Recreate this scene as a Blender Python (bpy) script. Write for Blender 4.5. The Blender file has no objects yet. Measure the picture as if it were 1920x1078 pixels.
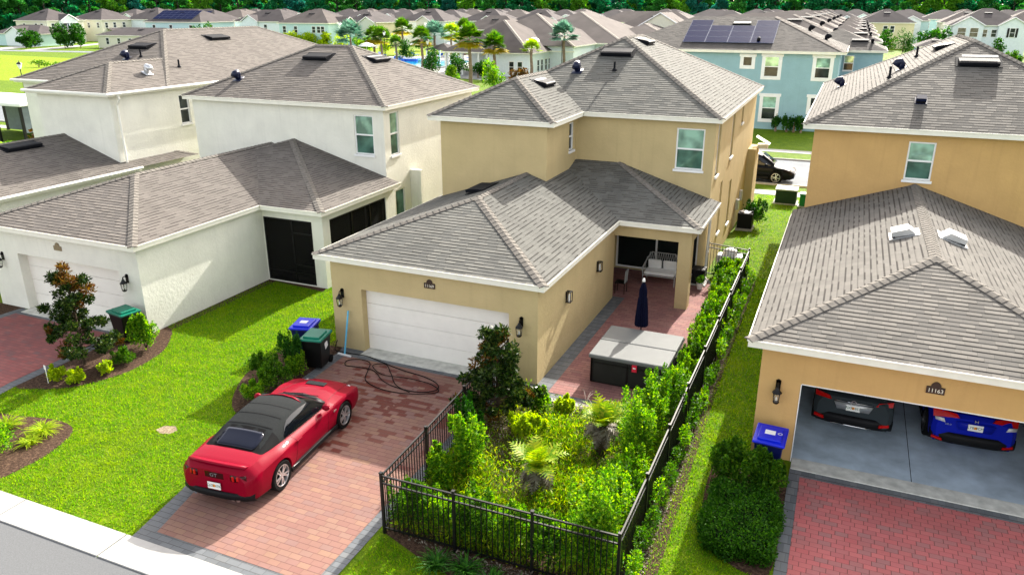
import bpy, bmesh, math, random
import numpy as np
from mathutils import Vector, Matrix, Quaternion
random.seed(7); rng = np.random.default_rng(7)
S = bpy.context.scene; COL = S.collection
R = math.radians; PI = math.pi
# ------------------------------------------------------------------ camera, sky, sun, exposure
cam = bpy.data.cameras.new('camera'); camo = bpy.data.objects.new('camera', cam); COL.objects.link(camo)
camo.location = (0, 0, 10.3); camo.rotation_euler = (R(90 - 20.0636), 0, R(23.189))
cam.sensor_width = 36; cam.lens = 27.068; cam.clip_end = 3000; cam.clip_start = .1
S.camera = camo
SUN = Vector((.17, 1.64, 1.0)).normalized()
W = bpy.data.worlds.new('World'); S.world = W; W.use_nodes = True
wn = W.node_tree.nodes; bg = wn['Background']; sk = wn.new('ShaderNodeTexSky'); sk.sky_type = 'NISHITA'
sk.sun_disc = False; sk.sun_elevation = R(31.3); sk.sun_rotation = R(3.6); sk.dust_density = 2.5; sk.ozone_density = .3; sk.air_density = .8
hs_ = wn.new('ShaderNodeHueSaturation'); hs_.inputs['Saturation'].default_value = .46; W.node_tree.links.new(sk.outputs[0], hs_.inputs['Color'])
mw = wn.new('ShaderNodeMix'); mw.data_type = 'RGBA'; mw.blend_type = 'MULTIPLY'; mw.inputs[0].default_value = 1; mw.inputs[7].default_value = (1.07, 1.0, .91, 1)   # hazy, slightly warm summer sky
W.node_tree.links.new(hs_.outputs[0], mw.inputs[6]); W.node_tree.links.new(mw.outputs[2], bg.inputs[0]); bg.inputs[1].default_value = .15
sl = bpy.data.lights.new('sun', 'SUN'); slo = bpy.data.objects.new('sun', sl); COL.objects.link(slo)
sl.energy = 3.0; sl.angle = R(.5); sl.color = (1, .955, .87)
slo.rotation_euler = SUN.to_track_quat('Z', 'Y').to_euler(); slo.location = (0, 30, 40)
S.view_settings.view_transform = 'Standard'; S.view_settings.look = 'None'; S.view_settings.gamma = 1
S.view_settings.exposure = 1.98

# ------------------------------------------------------------------ materials
class NT:
    def __init__(s, name):
        s.m = bpy.data.materials.new(name); s.m.use_nodes = True; s.t = s.m.node_tree
        s.p = s.t.nodes['Principled BSDF']; s.out = s.t.nodes['Material Output']
    def n(s, typ, props=None, **ins):
        nd = s.t.nodes.new('ShaderNode' + typ)
        for k, v in (props or {}).items(): setattr(nd, k, v)
        for k, v in ins.items():
            key = int(k[1:]) if k[0] == 'i' and k[1:].isdigit() else k.replace('_', ' ')
            s.set(nd.inputs[key], v)
        return nd
    def set(s, sock, v):
        if isinstance(v, bpy.types.NodeSocket): s.t.links.new(v, sock)
        elif isinstance(v, bpy.types.Node): s.t.links.new(v.outputs[0], sock)
        else: sock.default_value = v
    def math(s, op, a, b=0., c=0.):
        return s.n('Math', {'operation': op}, i0=a, i1=b, i2=c).outputs[0]
    def ramp(s, fac, stops):
        nd = s.n('ValToRGB', Fac=fac); e = nd.color_ramp.elements
        while len(e) < len(stops): e.new(.5)
        for i, (p, c) in enumerate(stops): e[i].position = p; e[i].color = (*c, 1) if len(c) == 3 else c
        return nd.outputs[0]
    def mix(s, f, a, b, typ='MIX'):
        nd = s.n('Mix', {'data_type': 'RGBA', 'blend_type': typ})
        s.set(nd.inputs[0], f); s.set(nd.inputs[6], a if not isinstance(a, tuple) else (*a[:3], 1)); s.set(nd.inputs[7], b if not isinstance(b, tuple) else (*b[:3], 1))
        return nd.outputs[2]
    def pos(s): return s.n('NewGeometry').outputs['Position']
    def noise(s, scale, det=3, vec=None, rough=.55):
        nd = s.n('TexNoise', Scale=scale, Detail=det, Roughness=rough, Vector=vec if vec is not None else s.pos()); return nd.outputs[0]
    def bump(s, h, st=.3, dist=.01, nrm=None):
        b = s.n('Bump', Strength=st, Distance=dist, Height=h)
        if nrm is not None: s.set(b.inputs['Normal'], nrm)
        return b.outputs[0]
    def fin(s, col=None, rough=None, nrm=None, **kw):
        if 'Specular_IOR_Level' not in kw and 'Metallic' not in kw and 'Coat_Weight' not in kw: kw['Specular_IOR_Level'] = .12
        if col is not None: s.set(s.p.inputs['Base Color'], col if not isinstance(col, tuple) else (*col[:3], 1))
        if rough is not None: s.set(s.p.inputs['Roughness'], rough)
        if nrm is not None: s.set(s.p.inputs['Normal'], nrm)
        for k, v in kw.items(): s.set(s.p.inputs[k.replace('_', ' ')], v)
        return s.m
def sc(c, f): return tuple(min(1, x * f) for x in c)
def plain(name, col, rough=.6, metal=0., var=.12, scale=3., **kw):
    if metal == 0: kw.setdefault('Specular_IOR_Level', .15 if rough > .5 else .3)
    t = NT(name); n = t.noise(scale, 4)
    c = t.ramp(n, [(.3, sc(col, 1 - var)), (.7, sc(col, 1 + var))])
    return t.fin(c, rough, Metallic=metal, **kw)
def stucco(name, col):
    t = NT(name); n = t.noise(1.1, 5); n2 = t.noise(.35, 3)
    c = t.ramp(n, [(.25, sc(col, .90)), (.75, sc(col, 1.07))])
    c = t.mix(t.math('MULTIPLY', n2, .25), c, sc(col, .85))
    # faint run marks down the wall
    p = t.n('Mapping', Vector=t.pos()); p.inputs['Scale'].default_value = (6, 6, .35)
    st = t.n('TexNoise', Scale=1., Detail=3., Vector=p.outputs[0]).outputs[0]
    c = t.mix(t.ramp(st, [(.55, (0, 0, 0)), (.8, (.24, .24, .24))]), c, sc(col, .7))
    b = t.bump(t.noise(9, 6, rough=.7), .55, .03); b = t.bump(t.noise(70, 3), .35, .006, b)
    return t.fin(c, .9, b)
def shingle(name, c1, c2, dark, rh=.152):
    t = NT(name); uv = t.n('UVMap').outputs[0]; sp = t.n('SeparateXYZ', Vector=uv); u, v = sp.outputs[0], sp.outputs[1]
    vr = t.math('DIVIDE', v, rh); row = t.math('FLOOR', vr); fv = t.math('FRACT', vr)
    rr = t.n('TexWhiteNoise', {'noise_dimensions': '1D'}, W=row).outputs[0]
    uu = t.math('ADD', t.math('DIVIDE', u, .31), t.math('MULTIPLY', rr, 7.3)); cell = t.math('FLOOR', uu); fu = t.math('FRACT', uu)
    cv = t.n('CombineXYZ', X=cell, Y=row).outputs[0]
    w = t.n('TexWhiteNoise', {'noise_dimensions': '2D'}, Vector=cv); r1 = w.outputs[0]
    w2 = t.n('TexWhiteNoise', {'noise_dimensions': '3D'}, Vector=t.n('VectorMath', {'operation': 'ADD'}, i0=cv, i1=(3.3, 9.1, 2.)).outputs[0]).outputs[0]
    c = t.mix(t.math('ADD', .22, t.math('MULTIPLY', r1, .56)), c1, c2)
    big = t.noise(.6, 4); c = t.mix(t.math('MULTIPLY', big, .35), c, sc(c1, .72))
    gr = t.noise(55, 2); c = t.mix(t.math('MULTIPLY', gr, .35), c, sc(c2, .6))
    mps = t.n('Mapping', Vector=uv); mps.inputs['Scale'].default_value = (1.1, .16, 1)
    stk = t.n('TexNoise', Scale=1., Detail=5., Roughness=.6, Vector=mps.outputs[0]).outputs[0]; c = t.mix(t.ramp(stk, [(.50, (0, 0, 0)), (.75, (.45, .45, .45))]), c, sc(c1, .62))
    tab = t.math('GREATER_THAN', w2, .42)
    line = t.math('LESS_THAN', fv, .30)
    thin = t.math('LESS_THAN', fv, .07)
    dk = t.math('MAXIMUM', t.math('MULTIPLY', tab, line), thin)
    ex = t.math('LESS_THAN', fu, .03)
    c = t.mix(t.math('MULTIPLY', dk, .55), c, dark)  # printed shadow bands, plus shade under the course edges painted into the colour
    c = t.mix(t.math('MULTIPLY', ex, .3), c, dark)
    h = t.math('MINIMUM', t.math('DIVIDE', fv, .26), t.math('DIVIDE', t.math('SUBTRACT', 1., fv), .74)); h = t.math('MULTIPLY', h, t.math('ADD', .35, t.math('MULTIPLY', tab, .65)))
    b = t.bump(h, 1., .03); b = t.bump(gr, .3, .004, b)
    return t.fin(c, .95, b)
def pavers(name, cols, mort, bw=.24, rh=.16, rot=0., wet=None, mh=.8, mv=.4):
    t = NT(name); mp = t.n('Mapping', Vector=t.pos()); mp.inputs['Rotation'].default_value = (0, 0, rot)
    sp = t.n('SeparateXYZ', Vector=mp.outputs[0]); u, v = sp.outputs[0], sp.outputs[1]
    vr = t.math('DIVIDE', v, rh); row = t.math('FLOOR', vr); fv = t.math('FRACT', vr)
    uu = t.math('ADD', t.math('DIVIDE', u, bw), t.math('MULTIPLY', t.n('TexWhiteNoise', {'noise_dimensions': '1D'}, W=row).outputs[0], .35)); uu = t.math('ADD', uu, t.math('MULTIPLY', row, .5)); cell = t.math('FLOOR', uu); fu = t.math('FRACT', uu)
    cv = t.n('CombineXYZ', X=cell, Y=row).outputs[0]
    r1 = t.n('TexWhiteNoise', {'noise_dimensions': '2D'}, Vector=cv).outputs[0]
    r2 = t.n('TexWhiteNoise', {'noise_dimensions': '3D'}, Vector=t.n('VectorMath', {'operation': 'ADD'}, i0=cv, i1=(3.3, 9.1, 2.)).outputs[0]).outputs[0]
    n = len(cols); c = t.ramp(r1, [((i + .0) / max(1, n - 1), cc) for i, cc in enumerate(cols)])
    big = t.noise(.7, 4); c = t.mix(t.ramp(big, [(.4, (0, 0, 0)), (.72, (.4, .4, .4))]), c, sc(cols[0], .66))
    c = t.mix(t.math('MULTIPLY', t.noise(30, 3), .3), c, sc(cols[-1], .75))
    rough = .85
    if wet:
        wx, wy, wr = wet
        d = t.n('VectorMath', {'operation': 'DISTANCE'}, i0=t.pos(), i1=(wx, wy, 0)).outputs['Value']; yy = t.n('SeparateXYZ', Vector=t.pos()).outputs[1]
        th = t.math('ADD', .60, t.math('MULTIPLY', t.math('DIVIDE', d, wr), .40)); th = t.math('SUBTRACT', th, t.math('MULTIPLY', t.math('SUBTRACT', t.noise(.9, 3), .5), 1.5))
        m = t.math('MULTIPLY', t.math('MULTIPLY', t.math('GREATER_THAN', r2, th), t.math('GREATER_THAN', yy, 13.2)), .85)
        c = t.mix(m, c, (.12, .022, .015)); rough = t.math('SUBTRACT', .85, t.math('MULTIPLY', m, .55))
    mo = t.math('MAXIMUM', t.math('MULTIPLY', t.math('LESS_THAN', fv, .10), mh), t.math('MULTIPLY', t.math('LESS_THAN', fu, .06), mv))
    sm = t.noise(.35, 3); c = t.mix(t.ramp(sm, [(.5, (0, 0, 0)), (.7, (.35, .35, .35))]), c, sc(cols[-1], .8))
    c = t.mix(mo, c, mort)
    b = t.bump(t.math('SUBTRACT', 1., mo), .5, .006); b = t.bump(t.noise(60, 3), .25, .004, b)
    return t.fin(c, rough, b)
def soil(name, c1, c2, scale=14):
    t = NT(name); n = t.noise(scale, 6, rough=.75); n2 = t.noise(2, 3)
    c = t.ramp(n, [(.32, sc(c1, .5)), (.48, c1), (.62, c2), (.75, sc(c2, 1.5))]); c = t.mix(t.math('MULTIPLY', n2, .4), c, sc(c1, .8))
    return t.fin(c, .95, t.bump(n, .8, .03))
def grassmat(name, c1, c2, c3):
    t = NT(name); n = t.noise(2.2, 6, rough=.7); n2 = t.noise(.28, 3); n3 = t.noise(24, 4)
    c = t.ramp(n, [(.3, c1), (.5, c2), (.7, c3)]); c = t.mix(t.math('MULTIPLY', n2, .5), c, sc(c1, .9)); c = t.mix(t.ramp(n3, [(.45, (0, 0, 0)), (.7, (.5, .5, .5))]), c, sc(c1, .45))
    return t.fin(c, .9, t.bump(n3, 1., .05))
def leafmat(name, cols, trans=.45, rough=.5, patch=None):
    t = NT(name); r = t.n('NewGeometry').outputs['Random Per Island']
    n = len(cols); c = t.ramp(r, [(i / max(1, n - 1), cc) for i, cc in enumerate(cols)])
    nz = t.noise(1.4, 2); c = t.mix(t.math('MULTIPLY', nz, .35), c, sc(cols[0], .7))
    if patch: c = t.mix(t.ramp(t.noise(.55, 5, rough=.65), [(.50, (0, 0, 0)), (.68, (.6, .6, .6))]), c, patch); c = t.mix(t.ramp(t.noise(3.2, 4, rough=.6), [(.60, (0, 0, 0)), (.74, (.5, .5, .5))]), c, (.05, .10, .003))
    t.fin(c, rough)
    tr = t.n('BsdfTranslucent'); hs = t.n('HueSaturation', Saturation=1.1, Value=1.6, Color=c); t.t.links.new(hs.outputs[0], tr.inputs[0])
    mx = t.n('MixShader'); mx.inputs[0].default_value = trans
    t.t.links.new(t.p.outputs[0], mx.inputs[1]); t.t.links.new(tr.outputs[0], mx.inputs[2]); t.t.links.new(mx.outputs[0], t.out.inputs[0])
    return t.m
def water_mat():
    t = NT('water'); return t.fin(t.ramp(t.noise(.25, 2), [(.3, (.0, .22, .42)), (.7, (.02, .42, .55))]), .05, t.bump(t.noise(1.5, 3), .2, .05))
M = {}
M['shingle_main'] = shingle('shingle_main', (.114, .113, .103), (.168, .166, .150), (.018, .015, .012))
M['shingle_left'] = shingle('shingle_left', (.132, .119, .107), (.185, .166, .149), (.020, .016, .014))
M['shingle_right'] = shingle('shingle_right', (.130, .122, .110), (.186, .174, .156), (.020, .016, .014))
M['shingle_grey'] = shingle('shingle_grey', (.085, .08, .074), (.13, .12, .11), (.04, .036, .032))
M['cap'] = plain('cap', (.160, .146, .128), .95, var=.25, scale=9)
M['tan'] = stucco('tan', (.53, .42, .22)); M['cream'] = stucco('cream', (.77, .76, .67)); M['orange'] = stucco('orange', (.57, .36, .145))
M['teal'] = stucco('teal', (.28, .44, .48))
M['fascia'] = plain('fascia', (.78, .76, .66), .6, var=.05); M['white'] = plain('white', (.8, .8, .78), .5, var=.04)
M['gutter'] = plain('gutter', (.8, .79, .72), .4, var=.04)
M['soffit'] = plain('soffit', (.55, .5, .4), .8, var=.05)
M['door'] = plain('door', (.80, .77, .70), .5, var=.03); M['black'] = plain('black', (.003, .003, .0035), .4, var=.3)
M['blackmetal'] = plain('blackmetal', (.003, .003, .003), .4, 0.0, var=.2)
M['dark'] = plain('dark', (.004, .004, .005), .9); M['rubber'] = plain('rubber', (.004, .004, .004), .75, var=.2)
M['concrete'] = plain('concrete', (.36, .36, .34), .9, var=.14, scale=2.2); M['concrete_light'] = plain('concrete_light', (.34, .335, .32), .9, var=.1, scale=2.5)
M['sheet_metal'] = plain('sheet_metal', (.55, .56, .57), .35, .7, var=.1)
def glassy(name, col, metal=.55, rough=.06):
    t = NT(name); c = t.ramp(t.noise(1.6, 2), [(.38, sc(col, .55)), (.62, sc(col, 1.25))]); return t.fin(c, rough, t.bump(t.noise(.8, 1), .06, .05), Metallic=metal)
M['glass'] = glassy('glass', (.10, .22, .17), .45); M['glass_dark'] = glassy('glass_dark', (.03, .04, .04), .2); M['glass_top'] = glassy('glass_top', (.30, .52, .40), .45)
M['vent'] = plain('vent', (.005, .006, .009), .75); M['vent_blue'] = plain('vent_blue', (.006, .010, .035), .3)
# ------------------------------------------------------------------ mesh helpers
class MB:
    def __init__(s): s.v = []; s.f = []; s.uv = []; s.mi = []
    def face(s, pts, uv=None, mi=0):
        i = len(s.v); s.v += [tuple(p) for p in pts]; s.f.append(tuple(range(i, i + len(pts)))); s.uv.append(uv); s.mi.append(mi)
    def box(s, x0, x1, y0, y1, z0, z1, mi=0):
        a = [(x0, y0, z0), (x1, y0, z0), (x1, y1, z0), (x0, y1, z0), (x0, y0, z1), (x1, y0, z1), (x1, y1, z1), (x0, y1, z1)]
        s.grid(a, [(0, 3, 2, 1), (4, 5, 6, 7), (0, 1, 5, 4), (1, 2, 6, 5), (2, 3, 7, 6), (3, 0, 4, 7)], mi)
    def grid(s, vs, fs, mi=0):
        i = len(s.v); s.v += [tuple(p) for p in vs]
        for f in fs: s.f.append(tuple(k + i for k in f)); s.uv.append(None); s.mi.append(mi)
    def obox(s, c, ax, ay, az, mi=0):   # oriented box: centre, half-axis vectors
        c, ax, ay, az = map(Vector, (c, ax, ay, az))
        a = [c + ax * i + ay * j + az * k for k in (-1, 1) for i, j in ((-1, -1), (1, -1), (1, 1), (-1, 1))]
        s.grid(a, [(0, 3, 2, 1), (4, 5, 6, 7), (0, 1, 5, 4), (1, 2, 6, 5), (2, 3, 7, 6), (3, 0, 4, 7)], mi)
    def tube(s, pts, r, n=8, cap=True, mi=0):
        pts = [Vector(p) for p in pts]; rs = r if isinstance(r, (list, tuple)) else [r] * len(pts)
        rings = []; up = None
        for i, p in enumerate(pts):
            d = (pts[min(i + 1, len(pts) - 1)] - pts[max(i - 1, 0)]).normalized()
            if up is None: up = Vector((0, 0, 1)) if abs(d.z) < .9 else Vector((1, 0, 0))
            a = d.cross(up).normalized(); b = a.cross(d).normalized(); up = b
            rings.append([p + (a * math.cos(2 * PI * k / n) + b * math.sin(2 * PI * k / n)) * rs[i] for k in range(n)])
        vs = [q for rg in rings for q in rg]; fs = []
        for i in range(len(pts) - 1):
            for k in range(n): fs.append((i * n + k, i * n + (k + 1) % n, (i + 1) * n + (k + 1) % n, (i + 1) * n + k))
        if cap: fs.append(tuple(range(n))[::-1]); fs.append(tuple(range((len(pts) - 1) * n, len(pts) * n)))
        s.grid(vs, fs, mi)
    def cyl(s, c, r, h, n=16, r2=None, axis='z', mi=0):
        c = Vector(c); d = {'x': Vector((1, 0, 0)), 'y': Vector((0, 1, 0)), 'z': Vector((0, 0, 1))}[axis]
        s.tube([c, c + d * h], [r, r if r2 is None else r2], n, True, mi)
    def lathe(s, c, prof, n=20, mi=0, axis='z'):
        c = Vector(c); vs = []; fs = []
        for r, z in prof:
            for k in range(n):
                a = 2 * PI * k / n; o = Vector((math.cos(a) * r, math.sin(a) * r, z))
                if axis == 'x': o = Vector((o.z, o.x, o.y))
                if axis == 'y': o = Vector((o.y, o.z, o.x))
                vs.append(c + o)
        for i in range(len(prof) - 1):
            for k in range(n): fs.append((i * n + k, i * n + (k + 1) % n, (i + 1) * n + (k + 1) % n, (i + 1) * n + k))
        s.grid(vs, fs, mi)
    def rpoly(s, pts, mi=0):           # roof polygon with metric UVs (u along the eave, v up the slope)
        P = [Vector(p) for p in pts]; n = (P[1] - P[0]).cross(P[2] - P[0]).normalized()
        if n.z < 0: P.reverse(); n = -n
        ud = Vector((0, 0, 1)).cross(n).normalized(); vd = n.cross(ud)
        s.face(P, [(p.dot(ud), p.dot(vd)) for p in P], mi)
    def build(s, name, mats, parent=None, smooth=False, bevel=0, local=False):
        me = bpy.data.meshes.new(name); off = Vector((0, 0, 0)) if (local or parent is None) else wloc(parent)
        me.from_pydata([tuple(Vector(p) - off) for p in s.v], [], s.f); me.update()
        if any(u for u in s.uv):
            ul = me.uv_layers.new(name='UVMap'); k = 0
            for f, u in zip(s.f, s.uv):
                for j in range(len(f)):
                    if u: ul.data[k].uv = u[j]
                    k += 1
        if not isinstance(mats, (list, tuple)): mats = [mats]
        for m in mats: me.materials.append(M[m] if isinstance(m, str) else m)
        if len(mats) > 1:
            for p, i in zip(me.polygons, s.mi): p.material_index = i
        if smooth: me.polygons.foreach_set('use_smooth', [True] * len(me.polygons))
        o = bpy.data.objects.new(name, me); COL.objects.link(o)
        if parent is not None: o.parent = parent
        if bevel:
            md = o.modifiers.new('b', 'BEVEL'); md.width = bevel; md.segments = 2; md.limit_method = 'ANGLE'
        return o
def wloc(o):
    p = Vector((0, 0, 0))
    while o is not None: p += o.location; o = o.parent
    return p
def tag(o, label=None, cat=None, group=None, kind=None):
    if label: o['label'] = label
    if cat: o['category'] = cat
    if group: o['group'] = group
    if kind: o['kind'] = kind
    return o
def thing(name, label, cat, loc=(0, 0, 0), group=None, rz=0):
    o = bpy.data.objects.new(name, None); COL.objects.link(o); o.location = loc; o.rotation_euler = (0, 0, rz); o.empty_display_size = .2
    return tag(o, label, cat, group)
KIDS = {}
def copy_tree(o, parent=None):
    c = o.copy(); COL.objects.link(c); c.parent = parent
    for ch in [x for x in o.children]: copy_tree(ch, c)
    return c
def sheet(name, pts, z, mat):
    mb = MB(); mb.face([(x, y, z) for x, y in pts]); o = mb.build(name, mat); return tag(o, kind='structure')
# ---- foliage: clouds of small bent leaves, numpy built
def leaf_mesh(name, mat, cen, size, nrm=None, aspect=.5, jitter=.9, parent=None, fold=.25, up=0.):
    n = len(cen); cen = np.asarray(cen, float)
    d = rng.normal(size=(n, 3)); d[:, 2] += up
    if nrm is not None: d = d * jitter + np.asarray(nrm)
    d /= np.linalg.norm(d, axis=1)[:, None] + 1e-9
    a = np.cross(d, rng.normal(size=(n, 3))); a /= np.linalg.norm(a, axis=1)[:, None] + 1e-9
    b = np.cross(d, a)
    L = (size * (.6 + .8 * rng.random(n)))[:, None]; w = L * aspect
    # leaf: base, left, tip, right along d (pointing outwards)
    v = np.empty((n, 4, 3)); v[:, 0] = cen - d * L * .5; v[:, 2] = cen + d * L * .5
    v[:, 1] = cen + a * w * .5 + b * w * fold; v[:, 3] = cen - a * w * .5 + b * w * fold
    return raw_mesh(name, v.reshape(-1, 3), 4, mat, parent)
def raw_mesh(name, v, k, mat, parent=None):
    n = len(v) // k; me = bpy.data.meshes.new(name)
    if parent is not None: v = v - np.array(wloc(parent))
    me.vertices.add(n * k); me.vertices.foreach_set('co', np.ascontiguousarray(v, dtype=np.float32).ravel())
    me.loops.add(n * k); me.loops.foreach_set('vertex_index', np.arange(n * k, dtype=np.int32))
    me.polygons.add(n); me.polygons.foreach_set('loop_start', np.arange(0, n * k, k, dtype=np.int32))
    try: me.polygons.foreach_set('loop_total', np.full(n, k, dtype=np.int32))
    except Exception: pass
    me.update(calc_edges=True); me.validate()
    me.materials.append(M[mat] if isinstance(mat, str) else mat)
    o = bpy.data.objects.new(name, me); COL.objects.link(o)
    if parent is not None: o.parent = parent
    return o
def clumps(clist, per, shell=.55):
    """clist: (x,y,z,rx,ry,rz) ellipsoids -> points mostly near each ellipsoid's surface, with outward normals"""
    P = []; N = []
    for (x, y, z, rx, ry, rz) in clist:
        d = rng.normal(size=(per, 3)); d /= np.linalg.norm(d, axis=1)[:, None]
        r = shell + (1 - shell) * rng.random(per) ** .5; r *= 1 + .12 * rng.normal(size=per)
        P.append(np.array([x, y, z]) + d * r[:, None] * np.array([rx, ry, rz])); N.append(d)
    return np.concatenate(P), np.concatenate(N)
# ---- walls with openings
def wall(mb, ax, c, out, a0, a1, z0, z1, holes=(), depth=.1, mi=0):
    """wall in plane (ax='x': runs along x at y=c; ax='y': runs along y at x=c); holes (a0,a1,z0,z1) get reveals going inwards"""
    def P(a, z, d=0): return (a, c - out * d, z) if ax == 'x' else (c - out * d, a, z)
    As = sorted({a0, a1, *[h[0] for h in holes], *[h[1] for h in holes]}); Zs = sorted({z0, z1, *[h[2] for h in holes], *[h[3] for h in holes]})
    for i in range(len(As) - 1):
        for j in range(len(Zs) - 1):
            am, zm = (As[i] + As[i + 1]) / 2, (Zs[j] + Zs[j + 1]) / 2
            if any(h[0] < am < h[1] and h[2] < zm < h[3] for h in holes): continue
            mb.face([P(As[i], Zs[j]), P(As[i + 1], Zs[j]), P(As[i + 1], Zs[j + 1]), P(As[i], Zs[j + 1])], mi=mi)
    for h in holes:
        for (pa, pz), (qa, qz) in (((h[0], h[2]), (h[1], h[2])), ((h[1], h[2]), (h[1], h[3])), ((h[1], h[3]), (h[0], h[3])), ((h[0], h[3]), (h[0], h[2]))):
            mb.face([P(pa, pz), P(qa, qz), P(qa, qz, depth), P(pa, pz, depth)], mi=mi)
def window(parent, ax, c, out, a0, a1, z0, z1, depth=.1, mid=True, trim=0., sill=True, two=('glass_top', 'glass')):
    """recessed sash window: frame + two panes; c is the wall plane"""
    d = depth - .012
    def B(mb, a, b, zz0, zz1, d0, d1):
        if ax == 'x':
            y0, y1 = sorted((c - out * d0, c - out * d1)); mb.box(a, b, y0, y1, zz0, zz1)
        else:
            x0, x1 = sorted((c - out * d0, c - out * d1)); mb.box(x0, x1, a, b, zz0, zz1)
    f = MB(); t = .055
    for q in ((a0, a0 + t, z0, z1), (a1 - t, a1, z0, z1), (a0 + t, a1 - t, z0, z0 + t), (a0 + t, a1 - t, z1 - t, z1)): B(f, *q, d - .05, d + .03)
    zm = (z0 + z1) / 2
    if mid: B(f, a0 + t, a1 - t, zm - .03, zm + .03, d - .05, d + .03)
    if sill: B(f, a0 - .05, a1 + .05, z0 - .09, z0 + .0, -.06, d)
    if trim:
        B(f, a0 - trim, a0, z0 - trim, z1, -.04, .0); B(f, a1, a1 + trim, z0 - trim, z1, -.04, .0); B(f, a0, a1, z0 - trim, z0 - .095, -.04, 0); B(f, a0 - trim - .08, a1 + trim + .08, z1, z1 + trim, -.07, .0)
    fo = f.build('window', 'white', parent)
    for k, (s0, s1) in enumerate(((z0 + t, zm - .03), (zm + .03, z1 - t)) if mid else ((z0 + t, z1 - t),)):
        p = MB(); B(p, a0 + t, a1 - t, s0, s1, d, d + .01); p.build('pane', two[1] if k == 0 else two[0], fo)
    return fo
# ---- roofs
class Caps:                                 # one mesh per ridge or hip line
    def __init__(s): s.l = []
    def build(s, name, mat, parent):
        for m in s.l: m.build('hip_cap', mat, parent)
def caps(mb, a, b, n1, n2, w=.15, step=.22):
    """overlapping ridge-cap tabs from a (low) to b (high); n1, n2 are the slopes either side"""
    if isinstance(mb, Caps): mb.l.append(MB()); mb = mb.l[-1]
    a, b = Vector(a), Vector(b); L = (b - a).length; d = (b - a) / L; n1, n2 = Vector(n1).normalized(), Vector(n2).normalized()
    w1 = n1.cross(d).normalized(); w2 = n2.cross(d).normalized(); up = (n1 + n2).normalized()
    if w1.dot(n2) > 0: w1 = -w1
    if w2.dot(n1) > 0: w2 = -w2
    k = max(1, int(L / step))
    for i in range(k):
        p = a + d * (L * i / k); q = a + d * (L * (i + 1.12) / k); h0, h1 = .026, .010
        P = [p + w1 * w + n1 * h0, p + up * (h0 + .012), p + w2 * w + n2 * h0, q + w2 * w + n2 * h1, q + up * (h1 + .012), q + w1 * w + n1 * h1]
        mb.grid(P + [p + w1 * w, p, p + w2 * w], [(0, 1, 4, 5), (1, 2, 3, 4), (0, 6, 7, 1), (1, 7, 8, 2)])
def nf(p): return (0, -p, 1)
def nb(p): return (0, p, 1)
def nr(p): return (p, 0, 1)
def nl(p): return (-p, 0, 1)
def cut_hip(mb, cp, x0, x1, y0, yc, z, p, capside=True):
    """roof with a front hip, running back to a wall at y=yc"""
    h = (x1 - x0) / 2; xc = (x0 + x1) / 2; A = (xc, y0 + h, z + h * p); E = (xc, yc, z + h * p)
    mb.rpoly([(x0, y0, z), (x1, y0, z), A]); mb.rpoly([(x1, y0, z), (x1, yc, z), E, A]); mb.rpoly([(x0, y0, z), A, E, (x0, yc, z)])
    if cp is not None:
        caps(cp, (x0, y0, z), A, nf(p), nl(p)); caps(cp, (x1, y0, z), A, nf(p), nr(p)); caps(cp, A, E, nl(p), nr(p))
def full_hip(mb, cp, x0, x1, y0, y1, z, p):
    w, d = x1 - x0, y1 - y0
    if w <= d:
        h = w / 2; A = ((x0 + x1) / 2, y0 + h, z + h * p); B = ((x0 + x1) / 2, y1 - h, z + h * p)
        mb.rpoly([(x0, y0, z), (x1, y0, z), A]); mb.rpoly([(x1, y0, z), (x1, y1, z), B, A]); mb.rpoly([(x1, y1, z), (x0, y1, z), B]); mb.rpoly([(x0, y1, z), (x0, y0, z), A, B])
        cc = [((x0, y0, z), A, nf(p), nl(p)), ((x1, y0, z), A, nf(p), nr(p)), ((x0, y1, z), B, nb(p), nl(p)), ((x1, y1, z), B, nb(p), nr(p))]
        if d - w > .3: cc.append((A, B, nl(p), nr(p)))
    else:
        h = d / 2; ym = (y0 + y1) / 2; A = (x0 + h, ym, z + h * p); B = (x1 - h, ym, z + h * p)
        mb.rpoly([(x0, y0, z), (x1, y0, z), B, A]); mb.rpoly([(x1, y0, z), (x1, y1, z), B]); mb.rpoly([(x1, y1, z), (x0, y1, z), A, B]); mb.rpoly([(x0, y1, z), (x0, y0, z), A])
        cc = [((x0, y0, z), A, nf(p), nl(p)), ((x1, y0, z), B, nf(p), nr(p)), ((x0, y1, z), A, nb(p), nl(p)), ((x1, y1, z), B, nb(p), nr(p)), (A, B, nf(p), nb(p))]
    if cp is not None:
        for c in cc: caps(cp, *c)
def fascia_run(mb, pts, z0, z1, th=.035, soff=None, inset=.4):
    """closed or open run of fascia board along pts (x,y) at the eave; outward is to the right of travel"""
    for (ax, ay), (bx, by) in zip(pts, pts[1:]):
        d = Vector((bx - ax, by - ay, 0)); L = d.length; d /= L; o = Vector((d.y, -d.x, 0))
        a = Vector((ax, ay, 0)); b = Vector((bx, by, 0)); e = -.005
        a2, b2 = a - d * 0 + o * (-th / 2 + .0), b + o * (-th / 2)
        mb.obox(((a2 + b2) / 2) + Vector((0, 0, (z0 + z1) / 2)), d * (L / 2 + e), o * (th / 2), Vector((0, 0, (z1 - z0) / 2)))
        # drip-edge lip
        c = (a + b) / 2 + o * .012 + Vector((0, 0, z1 - .02)); mb.obox(c, d * (L / 2 + .01), o * .012, Vector((0, 0, .018)))
        if soff is not None:
            soff.face([a + Vector((0, 0, z0 + .012)) - o * .03, b + Vector((0, 0, z0 + .012)) - o * .03, b - o * inset + Vector((0, 0, z0 + .012)), a - o * inset + Vector((0, 0, z0 + .012))])
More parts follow.
